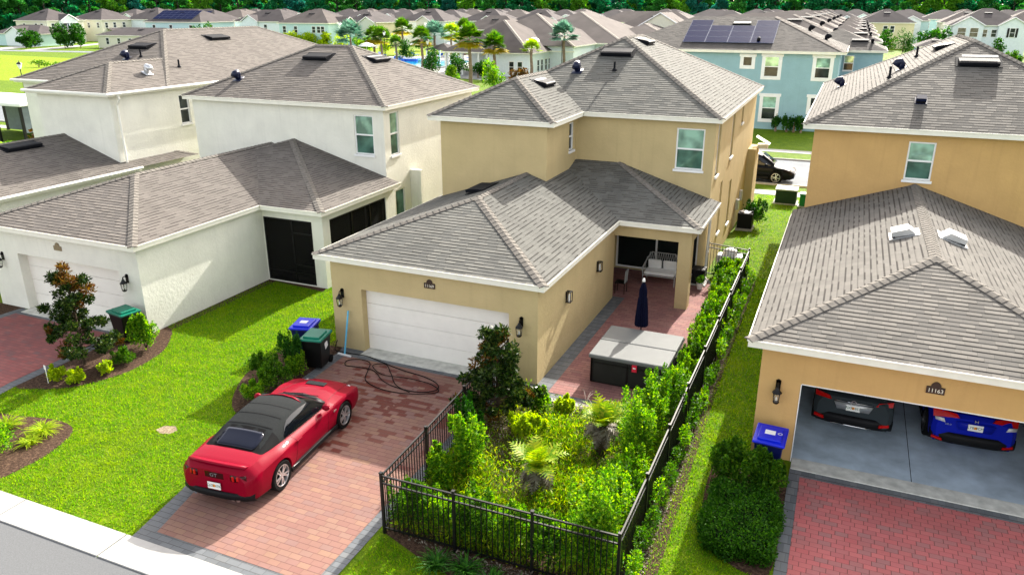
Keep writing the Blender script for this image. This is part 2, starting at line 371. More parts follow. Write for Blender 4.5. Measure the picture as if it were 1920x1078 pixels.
def slot_vent(parent, x, y, z, n, L=1.25, D=.62, mat='vent'):
    """wide low off-ridge vent lying on a slope with normal n"""
    n = Vector(n).normalized(); u = Vector((0, 0, 1)).cross(n).normalized(); v = n.cross(u); c = Vector((x, y, z)); m = MB()
    def P(a, b, h): return c + u * a + v * b + n * h
    m.obox(c + n * .015, u * (L / 2 + .1), v * (D / 2 + .06), n * .012)
    a = [P(-L / 2, -D / 2 - .05, .06), P(L / 2, -D / 2 - .05, .06), P(L / 2, -D / 2 - .05, .17), P(-L / 2, -D / 2 - .05, .17), P(-L / 2, D / 2, .03), P(L / 2, D / 2, .03), P(-L / 2, -D / 2 + .06, .175), P(L / 2, -D / 2 + .06, .175)]
    m.grid(a, [(0, 1, 2, 3), (3, 2, 7, 6), (6, 7, 5, 4), (0, 3, 6, 4), (1, 5, 7, 2)])
    o = m.build('roof_vent', 'vent' if mat == 'sheet_metal' else mat, parent)
    if mat == 'sheet_metal': k = MB(); k.grid([P(-L / 2 + .04, -D / 2 - .02, .185), P(L / 2 - .04, -D / 2 - .02, .185), P(L / 2 - .04, D / 2 - .08, .055), P(-L / 2 + .04, D / 2 - .08, .055)], [(0, 1, 2, 3)]); k.build('vent_cap', 'vent_cap', o)
    return o
M['vent_cap'] = plain('vent_cap', (.2, .2, .2), .5, var=.05)
def goose(parent, x, y, z, n, mat='vent_blue', s=1.):
    m = MB(); n = Vector(n).normalized(); u = Vector((0, 0, 1)).cross(n).normalized(); v = n.cross(u); c = Vector((x, y, z))
    m.obox(c + n * .01, u * .22 * s, v * .22 * s, n * .01)
    pts = [c, c + Vector((0, 0, .22 * s)), c + Vector((0, 0, .34 * s)) - v * .06 * s, c + Vector((0, 0, .36 * s)) - v * .2 * s, c + Vector((0, 0, .27 * s)) - v * .3 * s]
    m.tube(pts, [.13 * s, .13 * s, .15 * s, .16 * s, .16 * s], 10)
    return m.build('roof_vent', mat, parent, smooth=True)
def pipe(parent, x, y, z, h=.38):
    m = MB(); m.cyl((x, y, z - .1), .045, h + .1, 8); m.lathe((x, y, z), [(.12, .0), (.09, .05), (.05, .1)], 8)
    return m.build('vent_pipe', 'vent', parent)
def boxvent(parent, x, y, z, n, mat='sheet_metal', s=.3):
    m = MB(); n = Vector(n).normalized(); u = Vector((0, 0, 1)).cross(n).normalized(); v = n.cross(u); c = Vector((x, y, z))
    def P(a, b, h): return c + u * a * s + v * b * s + n * h
    m.obox(c + n * .012, u * s * 1.25, v * s * 1.3, n * .01)
    a = [P(-1, -1, .07), P(1, -1, .07), P(1, 1, .03), P(-1, 1, .03), P(-1, -1, .2), P(1, -1, .2), P(1, .5, .21), P(-1, .5, .21)]
    m.grid(a, [(0, 1, 5, 4), (1, 2, 6, 5), (2, 3, 7, 6), (3, 0, 4, 7), (4, 5, 6, 7)])
    o = m.build('roof_vent', mat, parent); k = MB(); k.obox(c + n * .05 - v * s * .9, u * s * .92, v * .04, n * .035); k.build('louvre', 'black', o); return o
def lantern(parent, x, y, z, lit=False):
    """coach lantern on a wall facing -Y"""
    m = MB(); m.lathe((x, y, z + .02), [(.0, -.0)], 8)
    m.box(x - .055, x + .055, y - .03, y + .0, z + .02, z + .3); m.cyl((x, y - .03, z + .27), .055, .03, 10, axis='y')
    m.tube([(x, y - .03, z + .2), (x, y - .1, z + .27), (x, y - .17, z + .25), (x, y - .18, z + .17)], .018, 6)
    m.lathe((x, y - .18, z), [(.0, .2), (.03, .19), (.06, .13), (.115, .06), (.115, .045), (.085, .045)], 8)
    for k in range(4):
        a = PI / 4 + k * PI / 2; m.tube([(x + .1 * math.cos(a), y - .18 + .1 * math.sin(a), z + .05), (x + .07 * math.cos(a), y - .18 + .07 * math.sin(a), z - .2)], .009, 5)
    m.lathe((x, y - .18, z - .23), [(.0, 0), (.05, .0), (.075, .03), (.075, .045), (0, .045)], 8)
    o = m.build('wall_lamp', 'blackmetal', parent); g = MB(); g.lathe((x, y - .18, z), [(.085, .045), (.06, -.18)], 8); g.build('lamp_glass', 'lampglass', o)
    b = MB(); b.lathe((x, y - .18, z - .1), [(.0, -.07), (.022, -.05), (.022, .0), (.0, .06)], 6); b.build('bulb', 'white', o)
M['lampglass'] = NT('lampglass').fin((.85, .85, .8), .05, Transmission_Weight=.9, IOR=1.1)
def text_obj(name, s, size, loc, rot, mat, parent, depth=.006, align='CENTER', sx=1.):
    cu = bpy.data.curves.new(name, 'FONT'); cu.body = s; cu.size = size; cu.extrude = depth; cu.align_x = align; cu.align_y = 'CENTER'; cu.resolution_u = 2
    o = bpy.data.objects.new(name, cu); COL.objects.link(o); bpy.context.view_layer.update()
    me = bpy.data.meshes.new_from_object(o.evaluated_get(bpy.context.evaluated_depsgraph_get())); bpy.data.objects.remove(o)
    me.materials.clear(); me.materials.append(M[mat]); n = bpy.data.objects.new(name, me); COL.objects.link(n)
    n.parent = parent; n.location = Vector(loc) - (wloc(parent) if parent else Vector()); n.rotation_euler = rot; n.scale = (sx, 1, 1); return n
def plaque(parent, x, y, z, s, mat='plaque', w=.36):
    m = MB(); P = [(x - w / 2, z - .11), (x + w / 2, z - .11), (x + w / 2, z + .05), (x + w * .28, z + .05)] + [(x + w * .28 * math.cos(a * PI / 8), z + .05 + w * .33 * math.sin(a * PI / 8)) for a in range(1, 8)] + [(x - w * .28, z + .05), (x - w / 2, z + .05)]
    n = len(P); vs = [(a, y - .03, b) for a, b in P] + [(a, y, b) for a, b in P]
    m.grid(vs, [tuple(range(n))] + [(i, i + n, (i + 1) % n + n, (i + 1) % n) for i in range(n)])
    o = m.build('address_plaque', mat, parent)
    text_obj('house_number', s, .125, (x, y - .032, z - .035), (PI / 2, 0, 0), 'numwhite', o)
    return o
M['plaque'] = plain('plaque', (.05, .03, .022), .5); M['plaque_brown'] = plain('plaque_brown', (.22, .17, .10), .5); M['numwhite'] = plain('numwhite', (.8, .75, .62), .5, var=.02)
# ------------------------------------------------------------------ ground, roads, driveways
M['grass'] = grassmat('grass', (.055, .115, .002), (.12, .20, .003), (.20, .27, .004))
M['grass_far'] = grassmat('grass_far', (.07, .14, .003), (.13, .22, .004), (.2, .26, .005))
M['meadow'] = grassmat('meadow', (.12, .22, .003), (.21, .30, .004), (.40, .38, .006))
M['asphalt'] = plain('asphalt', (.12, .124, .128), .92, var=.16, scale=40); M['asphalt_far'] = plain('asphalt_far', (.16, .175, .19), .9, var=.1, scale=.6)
M['sill'] = plain('sill', (.50, .50, .45), .9, var=.22, scale=4); M['sand'] = soil('sand', (.22, .17, .11), (.36, .30, .2)); M['mulch'] = soil('mulch', (.05, .028, .018), (.13, .08, .05)); M['dirt'] = soil('dirt', (.06, .05, .015), (.12, .11, .03), 8)
PINK = [(.235, .125, .105), (.255, .14, .115), (.225, .115, .10), (.27, .16, .12), (.215, .13, .12), (.25, .13, .11), (.275, .165, .115)]
M['paver_main'] = pavers('paver_main', PINK, (.11, .06, .05), .27, .155, 0, wet=(-10.9, 16.2, 4.6))
M['paver_red'] = pavers('paver_red', [(.42, .115, .115), (.47, .145, .14), (.36, .12, .12), (.44, .13, .13), (.28, .15, .145), (.33, .14, .135), (.46, .13, .125)], (.10, .045, .04), .25, .145, mh=.45, mv=.8)
M['paver_left'] = pavers('paver_left', [(.27, .085, .08), (.31, .11, .10), (.21, .08, .08), (.28, .09, .085), (.18, .10, .10)], (.11, .07, .06), .25, .145)
M['paver_grey'] = pavers('paver_grey', [(.12, .13, .14), (.16, .17, .18), (.10, .11, .12), (.18, .185, .185)], (.06, .06, .06), .15, .3)
M['paver_grey2'] = pavers('paver_grey2', [(.12, .13, .14), (.16, .17, .18), (.10, .11, .12), (.18, .185, .185)], (.06, .06, .06), .3, .15)
sheet('ground', [(-900, -300), (900, -300), (900, 900), (-900, 900)], 0, 'grass')
sheet('meadow', [(-175, 78), (-60, 78), (-60, 108), (-190, 122)], .004, 'meadow')
sheet('road', [(-300, -60), (300, -60), (300, 8.3), (-300, 8.3)], .004, 'asphalt')
mb = MB()                                   # mitred concrete gutter, jointed every 3 m
xs = [-40 + 3.05 * i for i in range(27)]
for a, b in zip(xs, xs[1:]): mb.box(a + .012, b - .012, 8.3, 9.03, -.05, .03); 
tag(mb.build('gutter', 'concrete_light', bevel=.01), kind='structure')
for nm, y0, y1, mt, z in (('street', 49.1, 57.8, 'asphalt_far', .008), ('sidewalk', 46.2, 47.4, 'concrete_light', .02), ('sidewalk', 60.9, 62.1, 'concrete', .02)):
    sheet(nm, [(-170, y0), (160, y0), (160, y1), (-170, y1)], z, mt)
for y in (48.95, 57.8): m = MB(); m.box(-170, 160, y, y + .15, 0, .11); tag(m.build('kerb', 'concrete_light'), kind='structure')
# tan house driveway: pavers with a grey border, flared at the street
DL = [(-13.8, 18.3), (-13.62, 14.2), (-13.15, 12.2), (-12.72, 10.7), (-12.42, 9.03)]; DR = [(-7.82, 9.03), (-7.95, 18.3)]
def inset(pts, d): return [(x + d, y) for x, y in pts]
sheet('driveway_border', DL[::-1] + [(-13.9, 18.64), (-7.0, 18.64)] + DR[::-1], .012, 'paver_grey2')
sheet('driveway', [(-12.05, 9.34)] + inset(DL[:-1][::-1], .33) + [(-13.42, 18.1), (-8.25, 18.1), (-8.12, 9.34)], .018, 'paver_main')
mb = MB(); mb.box(-13.05, -8.08, 18.3, 18.95, -.05, .035); tag(mb.build('driveway_sill', 'sill', bevel=.008), kind='structure')
# cream house driveway
sheet('driveway_border', [(-27.3, 9.03), (-20.6, 9.03), (-20.75, 11.2), (-21.0, 12.6), (-21.15, 16.9), (-26.6, 16.9)], .012, 'paver_grey2')
sheet('driveway', [(-27.0, 9.34), (-21.0, 9.34), (-21.1, 11.2), (-21.35, 12.7), (-21.5, 16.45), (-26.3, 16.45)], .018, 'paver_left')
mb = MB(); mb.box(-26.24, -21.35, 16.6, 17.2, -.05, .035); tag(mb.build('driveway_sill', 'sill', bevel=.008), kind='structure')
# orange house driveway and garage apron
sheet('driveway_border', [(-.12, 9.03), (5.6, 9.03), (5.6, 17.0), (-.12, 17.0)], .012, 'paver_grey')
sheet('driveway', [(.12, 9.31), (5.3, 9.31), (5.3, 16.72), (.12, 16.72)], .018, 'paver_red')
mb = MB(); mb.box(-.11, 5.2, 17.0, 17.5, -.05, .035); tag(mb.build('driveway_sill', 'sill', bevel=.008), kind='structure')
# patio
sheet('patio_border', [(-7.2, 18.0), (-3.4, 18.0), (-3.3, 28.0), (-4.3, 30.0), (-9.97, 30.0), (-9.97, 26.4), (-7.2, 26.4)], .010, 'paver_grey')
M['paver_patio'] = pavers('paver_patio', [(.26, .12, .115), (.31, .15, .13), (.22, .10, .10), (.34, .18, .15), (.24, .13, .12)], (.07, .04, .04), .3, .15)
sheet('patio', [(-6.75, 18.35), (-3.65, 18.35), (-3.55, 28.0), (-4.3, 29.8), (-9.9, 29.8), (-9.9, 26.5), (-6.75, 26.5)], .017, 'paver_patio')
mb = MB(); mb.box(-7.1, -3.3, 17.82, 18.02, -.03, .05); tag(mb.build('patio_edging', 'concrete_light', bevel=.01), kind='structure')
sheet('strip_border', [(-14.45, 18.64), (-14.13, 18.64), (-14.13, 26), (-14.45, 26)], .006, 'mulch')
sheet('sand_patch', [(-15.35, 12.42), (-15.1, 12.32), (-14.85, 12.4), (-14.8, 12.6), (-15.0, 12.75), (-15.3, 12.66)], .012, 'sand')
# planting beds
def blob(pts, n=6):
    out = []; k = len(pts)
    for i in range(k):
        p0, p1, p2, p3 = (Vector((*pts[(i + j - 1) % k], 0)) for j in range(4))
        for s in range(n):
            t = s / n; q = .5 * ((2 * p1) + (p2 - p0) * t + (2 * p0 - 5 * p1 + 4 * p2 - p3) * t * t + (3 * p1 - p0 - 3 * p2 + p3) * t ** 3); out.append((q.x, q.y))
    return out
BED1 = blob([(-21.05, 12.75), (-20.2, 12.8), (-19.35, 13.35), (-18.8, 14.5), (-18.85, 15.7), (-19.25, 16.6), (-20.2, 17.6), (-21.0, 17.0), (-21.15, 15)])
BED2 = blob([(-20.6, 11.1), (-19.3, 11.5), (-18.2, 11.75), (-17.35, 11.6), (-16.95, 10.9), (-16.85, 10.0), (-17.2, 9.03), (-19, 9.05), (-20.6, 9.12)])
BED3 = blob([(-15.4, 18.2), (-14.2, 18.6), (-13.75, 18.2), (-13.65, 15.2), (-13.6, 14.0), (-14.2, 14.0), (-14.9, 14.8), (-15.5, 16.2)])
BED4 = blob([(-1.75, 16.9), (-.9, 17.3), (-.2, 17.0), (-.15, 13.3), (-.6, 12.9), (-1.3, 13.4), (-1.75, 14.6)])
for k, b in enumerate((BED1, BED2, BED3, BED4)): sheet('mulch_bed', b, .010, 'mulch')
sheet('mulch_bed', blob([(-7.7, 11.2), (-6.5, 10.75), (-5.2, 10.4), (-2.3, 9.31), (-2.15, 11.2), (-2.35, 20), (-2.45, 30.5), (-2.9, 31), (-2.95, 12), (-7.4, 11.9)], 1), .008, 'mulch')
sheet('garden_soil', [(-7.75, 11.2), (-2.85, 11.2), (-2.85, 30), (-3.3, 30), (-3.35, 17.82), (-7.1, 17.82), (-7.1, 18.6), (-7.9, 18.6)], .006, 'dirt')
sheet('mulch_strip', [(-20.42, 17.3), (-20.05, 17.3), (-20.05, 22.9), (-17.6, 22.6), (-17.6, 22.95), (-20.42, 22.95)], .009, 'mulch')
sheet('mulch_strip', [(-29, 16.95), (-26.5, 16.95), (-26.5, 15.6), (-27.5, 14.6), (-29, 14.6)], .009, 'mulch')

# ------------------------------------------------------------------ nearby houses
def garage_door(parent, x0, x1, y, h, n=4):
    """sectional door with embossed long panels"""
    m = MB(); hh = h / n
    for k in range(n):
        m.box(x0, x1, y, y + .04, k * hh + .004, (k + 1) * hh - .006)
        for a, b in ((.04, .96),): m.box(x0 + (x1 - x0) * a, x0 + (x1 - x0) * b, y - .006, y, k * hh + hh * .2, k * hh + hh * .8)
    o = m.build('garage_door', 'door', parent, bevel=.004); return o
def finish_roof(house, rf, cp, fa, so, mat):
    r = rf.build('roof', mat, house); cp.build('hip_caps', 'cap', r); fa.build('fascia', 'fascia', house); so.build('soffit', 'soffit', house); return r
PL = .335
# --- the tan house in the middle
tan = thing('tan_house', 'two-storey tan stucco house in the centre with closed white garage door and open patio', 'house', (-9.3, 30, 0))
mb = MB()
wall(mb, 'x', 18.64, -1, -14.13, -7.2, 0, 3.0, [(-13.05, -8.08, 0, 2.1)], .32)
wall(mb, 'y', -14.13, -1, 18.64, 29.9, 0, 3.0); wall(mb, 'y', -7.2, 1, 18.64, 26.4, 0, 3.0); wall(mb, 'x', 26.4, 1, -9.97, -7.2, 0, 3.0)
wall(mb, 'y', -9.97, 1, 26.4, 29.9, 0, 3.0)
wall(mb, 'x', 26.5, -1, -14.35, -9.97, 3.0, 6.25)
wall(mb, 'y', -9.97, 1, 26.5, 29.9, 3.0, 6.25, [(29.0, 29.56, 4.88, 5.98)])
wall(mb, 'x', 29.9, -1, -9.97, -4.45, 0, 6.25, [(-8.1, -4.75, .05, 2.5), (-5.92, -4.84, 4.34, 5.92)])
wall(mb, 'y', -4.45, 1, 29.9, 42.8, 0, 6.25, [(30.6, 31.3, 4.0, 6.0), (34.4, 35.1, 4.1, 6.0), (37.3, 37.9, 5.2, 5.95), (32.4, 33.0, 1.2, 3.4), (35.2, 35.9, .9, 2.9)], .14)
wall(mb, 'y', -14.35, -1, 26.5, 42.8, 0, 6.25); wall(mb, 'x', 42.8, 1, -14.35, -4.45, 0, 6.25)
mb.build('wall', 'tan', tan)
mb = MB(); mb.box(-4.84, -4.39, 26.2, 26.65, 0, 2.5); mb.box(-7.2, -4.39, 26.2, 26.5, 2.5, 3.0); mb.box(-4.69, -4.39, 26.5, 29.9, 2.5, 3.0); mb.box(-9.97, -7.2, 26.4, 26.5, 2.5, 3.0)
mb.face([(-9.97, 26.5, 2.62), (-4.69, 26.5, 2.62), (-4.69, 29.9, 2.62), (-9.97, 29.9, 2.62)])
mb.box(-4.62, -4.2, 29.88, 29.92, 0, .02); mb.build('patio_post', 'tan', tan)
garage_door(tan, -13.05, -8.08, 18.9, 2.1)
rf, cp, fa, so = MB(), Caps(), MB(), MB()
cut_hip(rf, cp, -14.57, -6.93, 18.39, 26.5, 3.15, PL)
rf.rpoly([(-6.93, 26.5, 3.15), (-6.93, 29.9, 3.15), (-10.75, 29.9, 3.15 + 3.82 * PL), (-10.75, 26.5, 3.15 + 3.82 * PL)])
p = .315; q = 4.05
rf.rpoly([(-10.2, 25.85, 3.15), (-4.05, 25.85, 3.15), (-4.05 - q, 29.9, 3.15 + q * p), (-10.2, 29.9, 3.15 + q * p)]); rf.rpoly([(-4.05, 25.85, 3.15), (-4.05, 29.9, 3.15), (-4.05 - q, 29.9, 3.15 + q * p)])
rf.rpoly([(-4.05, 29.9, 3.15), (-4.05, 30.0, 3.15), (-4.45, 30.0, 3.15 + .4 * p), (-4.45, 29.9, 3.15 + .4 * p)])
caps(cp, (-4.05, 25.85, 3.15), (-4.05 - q, 29.9, 3.15 + q * p), nf(p), nr(p))
cut_hip(rf, cp, -14.74, -9.6, 26.2, 32.4, 6.38, .5); full_hip(rf, None, -14.75, -4.2, 29.6, 43.1, 6.38, .5)
A = (-9.475, 34.875, 6.38 + 5.275 * .5); B = (-9.475, 37.825, A[2])
for c in (((-4.2, 29.6, 6.38), A, nf(.5), nr(.5)), ((-12.15, 32.2, 7.68), A, nf(.5), nl(.5)), ((-4.2, 43.1, 6.38), B, nb(.5), nr(.5)), (A, B, nl(.5), nr(.5))): caps(cp, *c)
fascia_run(fa, [(-14.57, 30), (-14.57, 18.39), (-6.93, 18.39), (-6.93, 25.85), (-4.05, 25.85), (-4.05, 30.0)], 2.97, 3.15, soff=so)
fascia_run(fa, [(-14.75, 43.1), (-14.75, 26.2), (-9.6, 26.2), (-9.6, 29.6), (-4.2, 29.6), (-4.2, 43.1), (-14.75, 43.1)], 6.2, 6.38, soff=so, inset=.35)
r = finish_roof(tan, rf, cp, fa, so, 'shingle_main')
Z = lambda y, y0=29.6, z=6.38, p=.5: z + (y - y0) * p
slot_vent(tan, -9.45, 33.68, Z(33.68), nf(.5), 1.35); pipe(tan, -9.2, 32.36, 7.76, .36); goose(tan, -10.78, 32.24, 7.7, nf(.5))
slot_vent(tan, -11.59, 30.25, 7.37, nr(.5), 1.1, mat='sheet_metal'); slot_vent(tan, -9.0, 36.4, 8.78, nr(.5), 1.2, mat='sheet_metal'); slot_vent(tan, -11.7, 24.6, 4.13, nl(PL), 1.2)
window(tan, 'x', 29.9, -1, -5.92, -4.84, 4.34, 5.92); window(tan, 'y', -9.97, 1, 29.0, 29.56, 4.88, 5.98, two=('glass_dark', 'glass_dark'))
for q_ in ((30.6, 31.3, 4.0, 6.0), (34.4, 35.1, 4.1, 6.0), (37.3, 37.9, 5.2, 5.95), (32.4, 33.0, 1.2, 3.4), (35.2, 35.9, .9, 2.9)): window(tan, 'y', -4.45, 1, *q_, depth=.14, two=('glass_dark', 'glass_dark'))
def slider(parent, x0, x1, y, z1, n=2):
    f = MB(); f.box(x0, x1, y, y + .05, .04, .12); f.box(x0, x1, y, y + .05, z1 - .07, z1)
    for k in range(n + 1): xx = x0 + (x1 - x0 - .07) * k / n; f.box(xx, xx + .07, y - .01, y + .04, .12, z1 - .07)
    o = f.build('sliding_door', 'white', parent); g = MB(); g.box(x0 + .05, x1 - .05, y + .03, y + .036, .1, z1 - .05); g.build('pane', 'glass_slider', o); return o
M['glass_slider'] = NT('glass_slider').fin((.01, .015, .014), .05, Specular_IOR_Level=.4)
slider(tan, -8.1, -4.75, 29.98, 2.5)
c = MB(); 
for k in range(14): c.cyl((-5.55 + k * .055, 30.18 + .03 * (k % 2), .1), .035, 2.3, 6)
M['curtain'] = plain('curtain', (.06, .26, .20), .9); c.build('curtain', 'curtain', tan)
lantern(tan, -13.75, 18.64, 1.72); lantern(tan, -7.69, 18.64, 1.74); plaque(tan, -10.62, 18.64, 2.6, '11169')
def boxlamp(parent, x, y, z):
    m = MB()
    for a in (-.09, .09):
        for b in (.03, .16): m.box(x + b - .01, x + b + .01, y + a - .01, y + a + .01, z - .17, z + .17)
    for zz in (-.17, .155): m.box(x + .0, x + .17, y - .1, y + .1, z + zz, z + zz + .02)
    m.box(x, x + .015, y - .07, y + .07, z - .12, z + .12); o = m.build('wall_lamp', 'blackmetal', parent)
    g = MB(); g.box(x + .07, x + .11, y - .03, y + .03, z - .14, z + .08); g.build('lamp_glass', 'white', o)
boxlamp(tan, -7.2, 21.07, 1.9); boxlamp(tan, -7.2, 24.26, 1.9)
m = MB(); m.tube([(-4.12, 29.7, 2.97), (-4.2, 29.75, 2.8), (-4.35, 29.8, 2.6), (-4.38, 29.8, .15), (-4.3, 29.7, .05)], .05, 6); m.build('downspout', 'gutter', tan)
# porch column, small gable and lower trim at the far end of the right side
m = MB(); m.box(-4.45, -4.05, 41.2, 42.8, 0, 3.4); m.build('bump_out', 'tan', tan)
m = MB(); m.box(-4.1, -3.6, 42.2, 42.7, 3.3, 3.5); m.rpoly([(-4.2, 42.1, 3.9), (-3.5, 42.1, 3.52), (-3.5, 42.8, 3.52), (-4.2, 42.8, 3.9)]); m.build('porch_roof', 'fascia', tan)
m = MB(); m.box(-4.45, -4.3, 38.2, 38.55, .9, 1.4); m.box(-4.45, -4.32, 39.4, 39.7, 1.1, 1.6); m.build('meter_box', 'sheet_metal', tan)

# --- cream house on the left
cream = thing('cream_house', 'cream stucco house left of the tan one with closed garage door and black screened porch', 'house', (-22, 28, 0))
mb = MB()
wall(mb, 'x', 16.95, -1, -27.7, -20.42, 0, 3.0, [(-26.24, -21.35, 0, 2.12)], .38)
wall(mb, 'y', -20.42, 1, 16.95, 22.95, 0, 3.0); wall(mb, 'y', -27.7, -1, 16.95, 28.2, 0, 3.0)
wall(mb, 'x', 22.95, -1, -20.42, -17.6, 0, 3.0, [(-20.4, -18.1, .05, 2.62)], .12); wall(mb, 'y', -17.6, 1, 22.95, 28.2, 0, 3.0, [(23.4, 27.4, .3, 2.66)], .12)
wall(mb, 'y', -20.46, 1, 22.95, 28.2, 0, 3.0); 
wall(mb, 'x', 28.2, -1, -28.5, -18.0, 0, 6.25, [(-19.5, -18.53, 4.24, 5.92)])
wall(mb, 'y', -18.0, 1, 28.2, 36.7, 0, 6.25, [(28.7, 29.42, 4.16, 6.02), (28.88, 29.7, 1.3, 2.6), (35.2, 35.9, 5.3, 5.9)]); wall(mb, 'y', -28.5, -1, 28.2, 36.7, 0, 6.25); wall(mb, 'x', 36.7, 1, -28.5, -18, 0, 6.25)
mb.build('wall', 'cream', cream)
garage_door(cream, -26.24, -21.35, 17.28, 2.12)
rf, cp, fa, so = MB(), Caps(), MB(), MB()
cut_hip(rf, cp, -27.9, -20.2, 16.68, 28.2, 3.15, PL)
P3 = .285; hh = 5.375
cut_hip(rf, cp, -28.1, -17.35, 22.62, 28.2, 3.15, P3); full_hip(rf, cp, -28.8, -17.7, 27.9, 37.0, 6.38, .47)
fascia_run(fa, [(-27.9, 28.2), (-27.9, 16.68), (-20.2, 16.68), (-20.2, 22.62), (-17.35, 22.62), (-17.35, 28.3)], 2.97, 3.15, soff=so)
fascia_run(fa, [(-28.8, 37), (-28.8, 27.9), (-17.7, 27.9), (-17.7, 37.0), (-28.8, 37)], 6.2, 6.38, soff=so, inset=.3)
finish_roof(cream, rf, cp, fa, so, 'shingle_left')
window(cream, 'x', 28.2, -1, -19.5, -18.53, 4.24, 5.92); window(cream, 'y', -18.0, 1, 28.7, 29.42, 4.16, 6.02); window(cream, 'y', -18.0, 1, 28.88, 29.7, 1.3, 2.6, mid=False, two=('glass', 'glass')); window(cream, 'y', -18.0, 1, 35.2, 35.9, 5.3, 5.9, mid=False, two=('glass_dark', 'glass_dark'))
slot_vent(cream, -23.44, 31.42, 8.03, nf(.47), 1.35); goose(cream, -26.6, 29.35, 7.06, nf(.47)); slot_vent(cream, -21.0, 32.63, 7.93, nr(.47), 1.3, mat='sheet_metal')
lantern(cream, -21.0, 16.95, 1.74); lantern(cream, -27.05, 16.95, 1.76); plaque(cream, -24.06, 16.95, 2.6, '', 'plaque_brown')
M['screen'] = None; t = NT('screen'); t.fin((.004, .004, .004), .8); tr = t.n('BsdfTransparent'); mx = t.n('MixShader'); mx.inputs[0].default_value = .3; t.t.links.new(t.p.outputs[0], mx.inputs[1]); t.t.links.new(tr.outputs[0], mx.inputs[2]); t.t.links.new(mx.outputs[0], t.out.inputs[0]); M['screen'] = t.m
def screen(parent, ax, c, a0, a1, z0, z1, mull=(), rails=()):
    f = MB()
    def B(mb, a, b, u, v, d0=-.025, d1=.025):
        mb.box(a, b, c + d0, c + d1, u, v) if ax == 'x' else mb.box(c + d0, c + d1, a, b, u, v)
    for a in (a0, a1 - .06, *mull): B(f, a, a + .06, z0, z1)
    for z, (ra, rb) in [(z0, (a0, a1)), (z1 - .06, (a0, a1))] + list(rails): B(f, ra, rb, z, z + .06)
    o = f.build('screen_frame', 'blackmetal', parent); g = MB(); B(g, a0, a1, z0, z1, -.003, .003); g.build('screen_mesh', 'screen', o); return o
screen(cream, 'x', 23.0, -20.4, -18.1, .05, 2.62, mull=(-19.1,), rails=((2.05, (-19.1, -18.1)), (.75, (-19.1, -18.1)), (.42, (-20.4, -18.1))))
screen(cream, 'y', -17.66, 23.4, 27.4, .3, 2.66, mull=(24.9, 26.2))
m = MB(); m.box(-20.4, -17.7, 23.0, 28.15, 0, .03); m.build('porch_floor', 'concrete', cream); m = MB(); m.face([(-20.4, 23, 2.7), (-17.6, 23, 2.7), (-17.6, 28.2, 2.7), (-20.4, 28.2, 2.7)]); m.build('porch_ceiling', 'soffit', cream)
slider(cream, -20.1, -18.2, 28.1, 2.3)
m = MB(); m.box(-18.0, -17.45, 30.2, 30.4, 0, 3.3); m.build('fin_wall', 'cream', cream)
m = MB(); m.box(-18.0, -14.9, 37.0, 39.5, 0, 2.9); m.build('rear_wing', 'cream', cream)

# --- orange-tan house on the right, garage open
orange = thing('orange_house', 'two-storey orange-tan stucco house on the right with its garage open on two parked cars', 'house', (3, 30, 0))
mb = MB()
wall(mb, 'x', 17.36, -1, -1.07, 6.1, 0, 3.0, [(-.12, 5.15, 0, 2.06)], .2)
wall(mb, 'y', -1.07, -1, 17.36, 29.9, 0, 3.0); wall(mb, 'y', 6.1, 1, 17.36, 29.9, 0, 3.0)
wall(mb, 'x', 29.9, -1, -1.0, 9.2, 0, 6.25, [(2.1, 2.95, 4.6, 5.92)]); wall(mb, 'y', -1.0, -1, 29.9, 46, 0, 6.25); wall(mb, 'y', 9.2, 1, 29.9, 46, 0, 6.25); wall(mb, 'x', 46, 1, -1, 9.2, 0, 6.25)
mb.build('wall', 'orange', orange)
rf, cp, fa, so = MB(), Caps(), MB(), MB()
cut_hip(rf, cp, -1.38, 6.4, 16.95, 29.9, 3.15, PL); full_hip(rf, cp, -1.38, 9.5, 29.55, 46.3, 6.38, .5)
full_hip(rf, None, 1.2, 9.4, 40.0, 50.0, 6.40, .5)
fascia_run(fa, [(-1.38, 29.31), (-1.38, 16.95), (6.4, 16.95), (6.4, 29.31)], 2.97, 3.15, soff=so); fascia_run(fa, [(-1.38, 46.3), (-1.38, 29.55), (9.5, 29.55), (9.5, 46.3), (-1.38, 46.3)], 6.2, 6.38, soff=so, inset=.33)
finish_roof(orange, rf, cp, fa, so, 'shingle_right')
window(orange, 'x', 29.9, -1, 2.1, 2.95, 4.6, 5.92)
slot_vent(orange, 4.15, 33.51, 8.36, nf(.5), 1.3, .55, 'vent'); sv = MB(); 
n_ = Vector(nf(.5)).normalized(); sv.obox(Vector((4.15, 33.6, 8.405)) + n_ * .2, (.58, 0, 0), Vector((1, 0, 0)).cross(n_) * .07, n_ * .012); sv.build('vent_cap', 'vent_cap', orange)
boxvent(orange, 1.93, 23.54, 4.26, nl(PL)); boxvent(orange, 3.12, 23.51, 4.25, nr(PL)); boxvent(orange, 2.32, 31.11, 7.16, nf(.5), 'vent_blue', .16)
for x, y, z in ((-.41, 39.15, 6.87), (1.74, 35.34, 7.94)): goose(orange, x, y, z, nl(.5), 'vent_blue', .95)
pipe(orange, 1.28, 33.37, 7.71, .45); pipe(orange, 2.37, 38.05, 8.25, .45); slot_vent(orange, 3.3, 37.63, 8.72, nl(.5), 1.3, mat='sheet_metal')
lantern(orange, -.63, 17.36, 1.78); plaque(orange, 2.57, 17.36, 2.5, '11163')
m = MB(); m.box(-.9, 5.95, 17.5, 24.5, -.02, .03); M['garage_floor'] = plain('garage_floor', (.40, .48, .54), .55, var=.25, scale=1.3)
m.build('garage_floor', 'garage_floor', orange)
m = MB(); m.box(2.49, 2.505, 17.5, 24.4, .03, .0315); m.build('floor_joint', 'dark', orange)
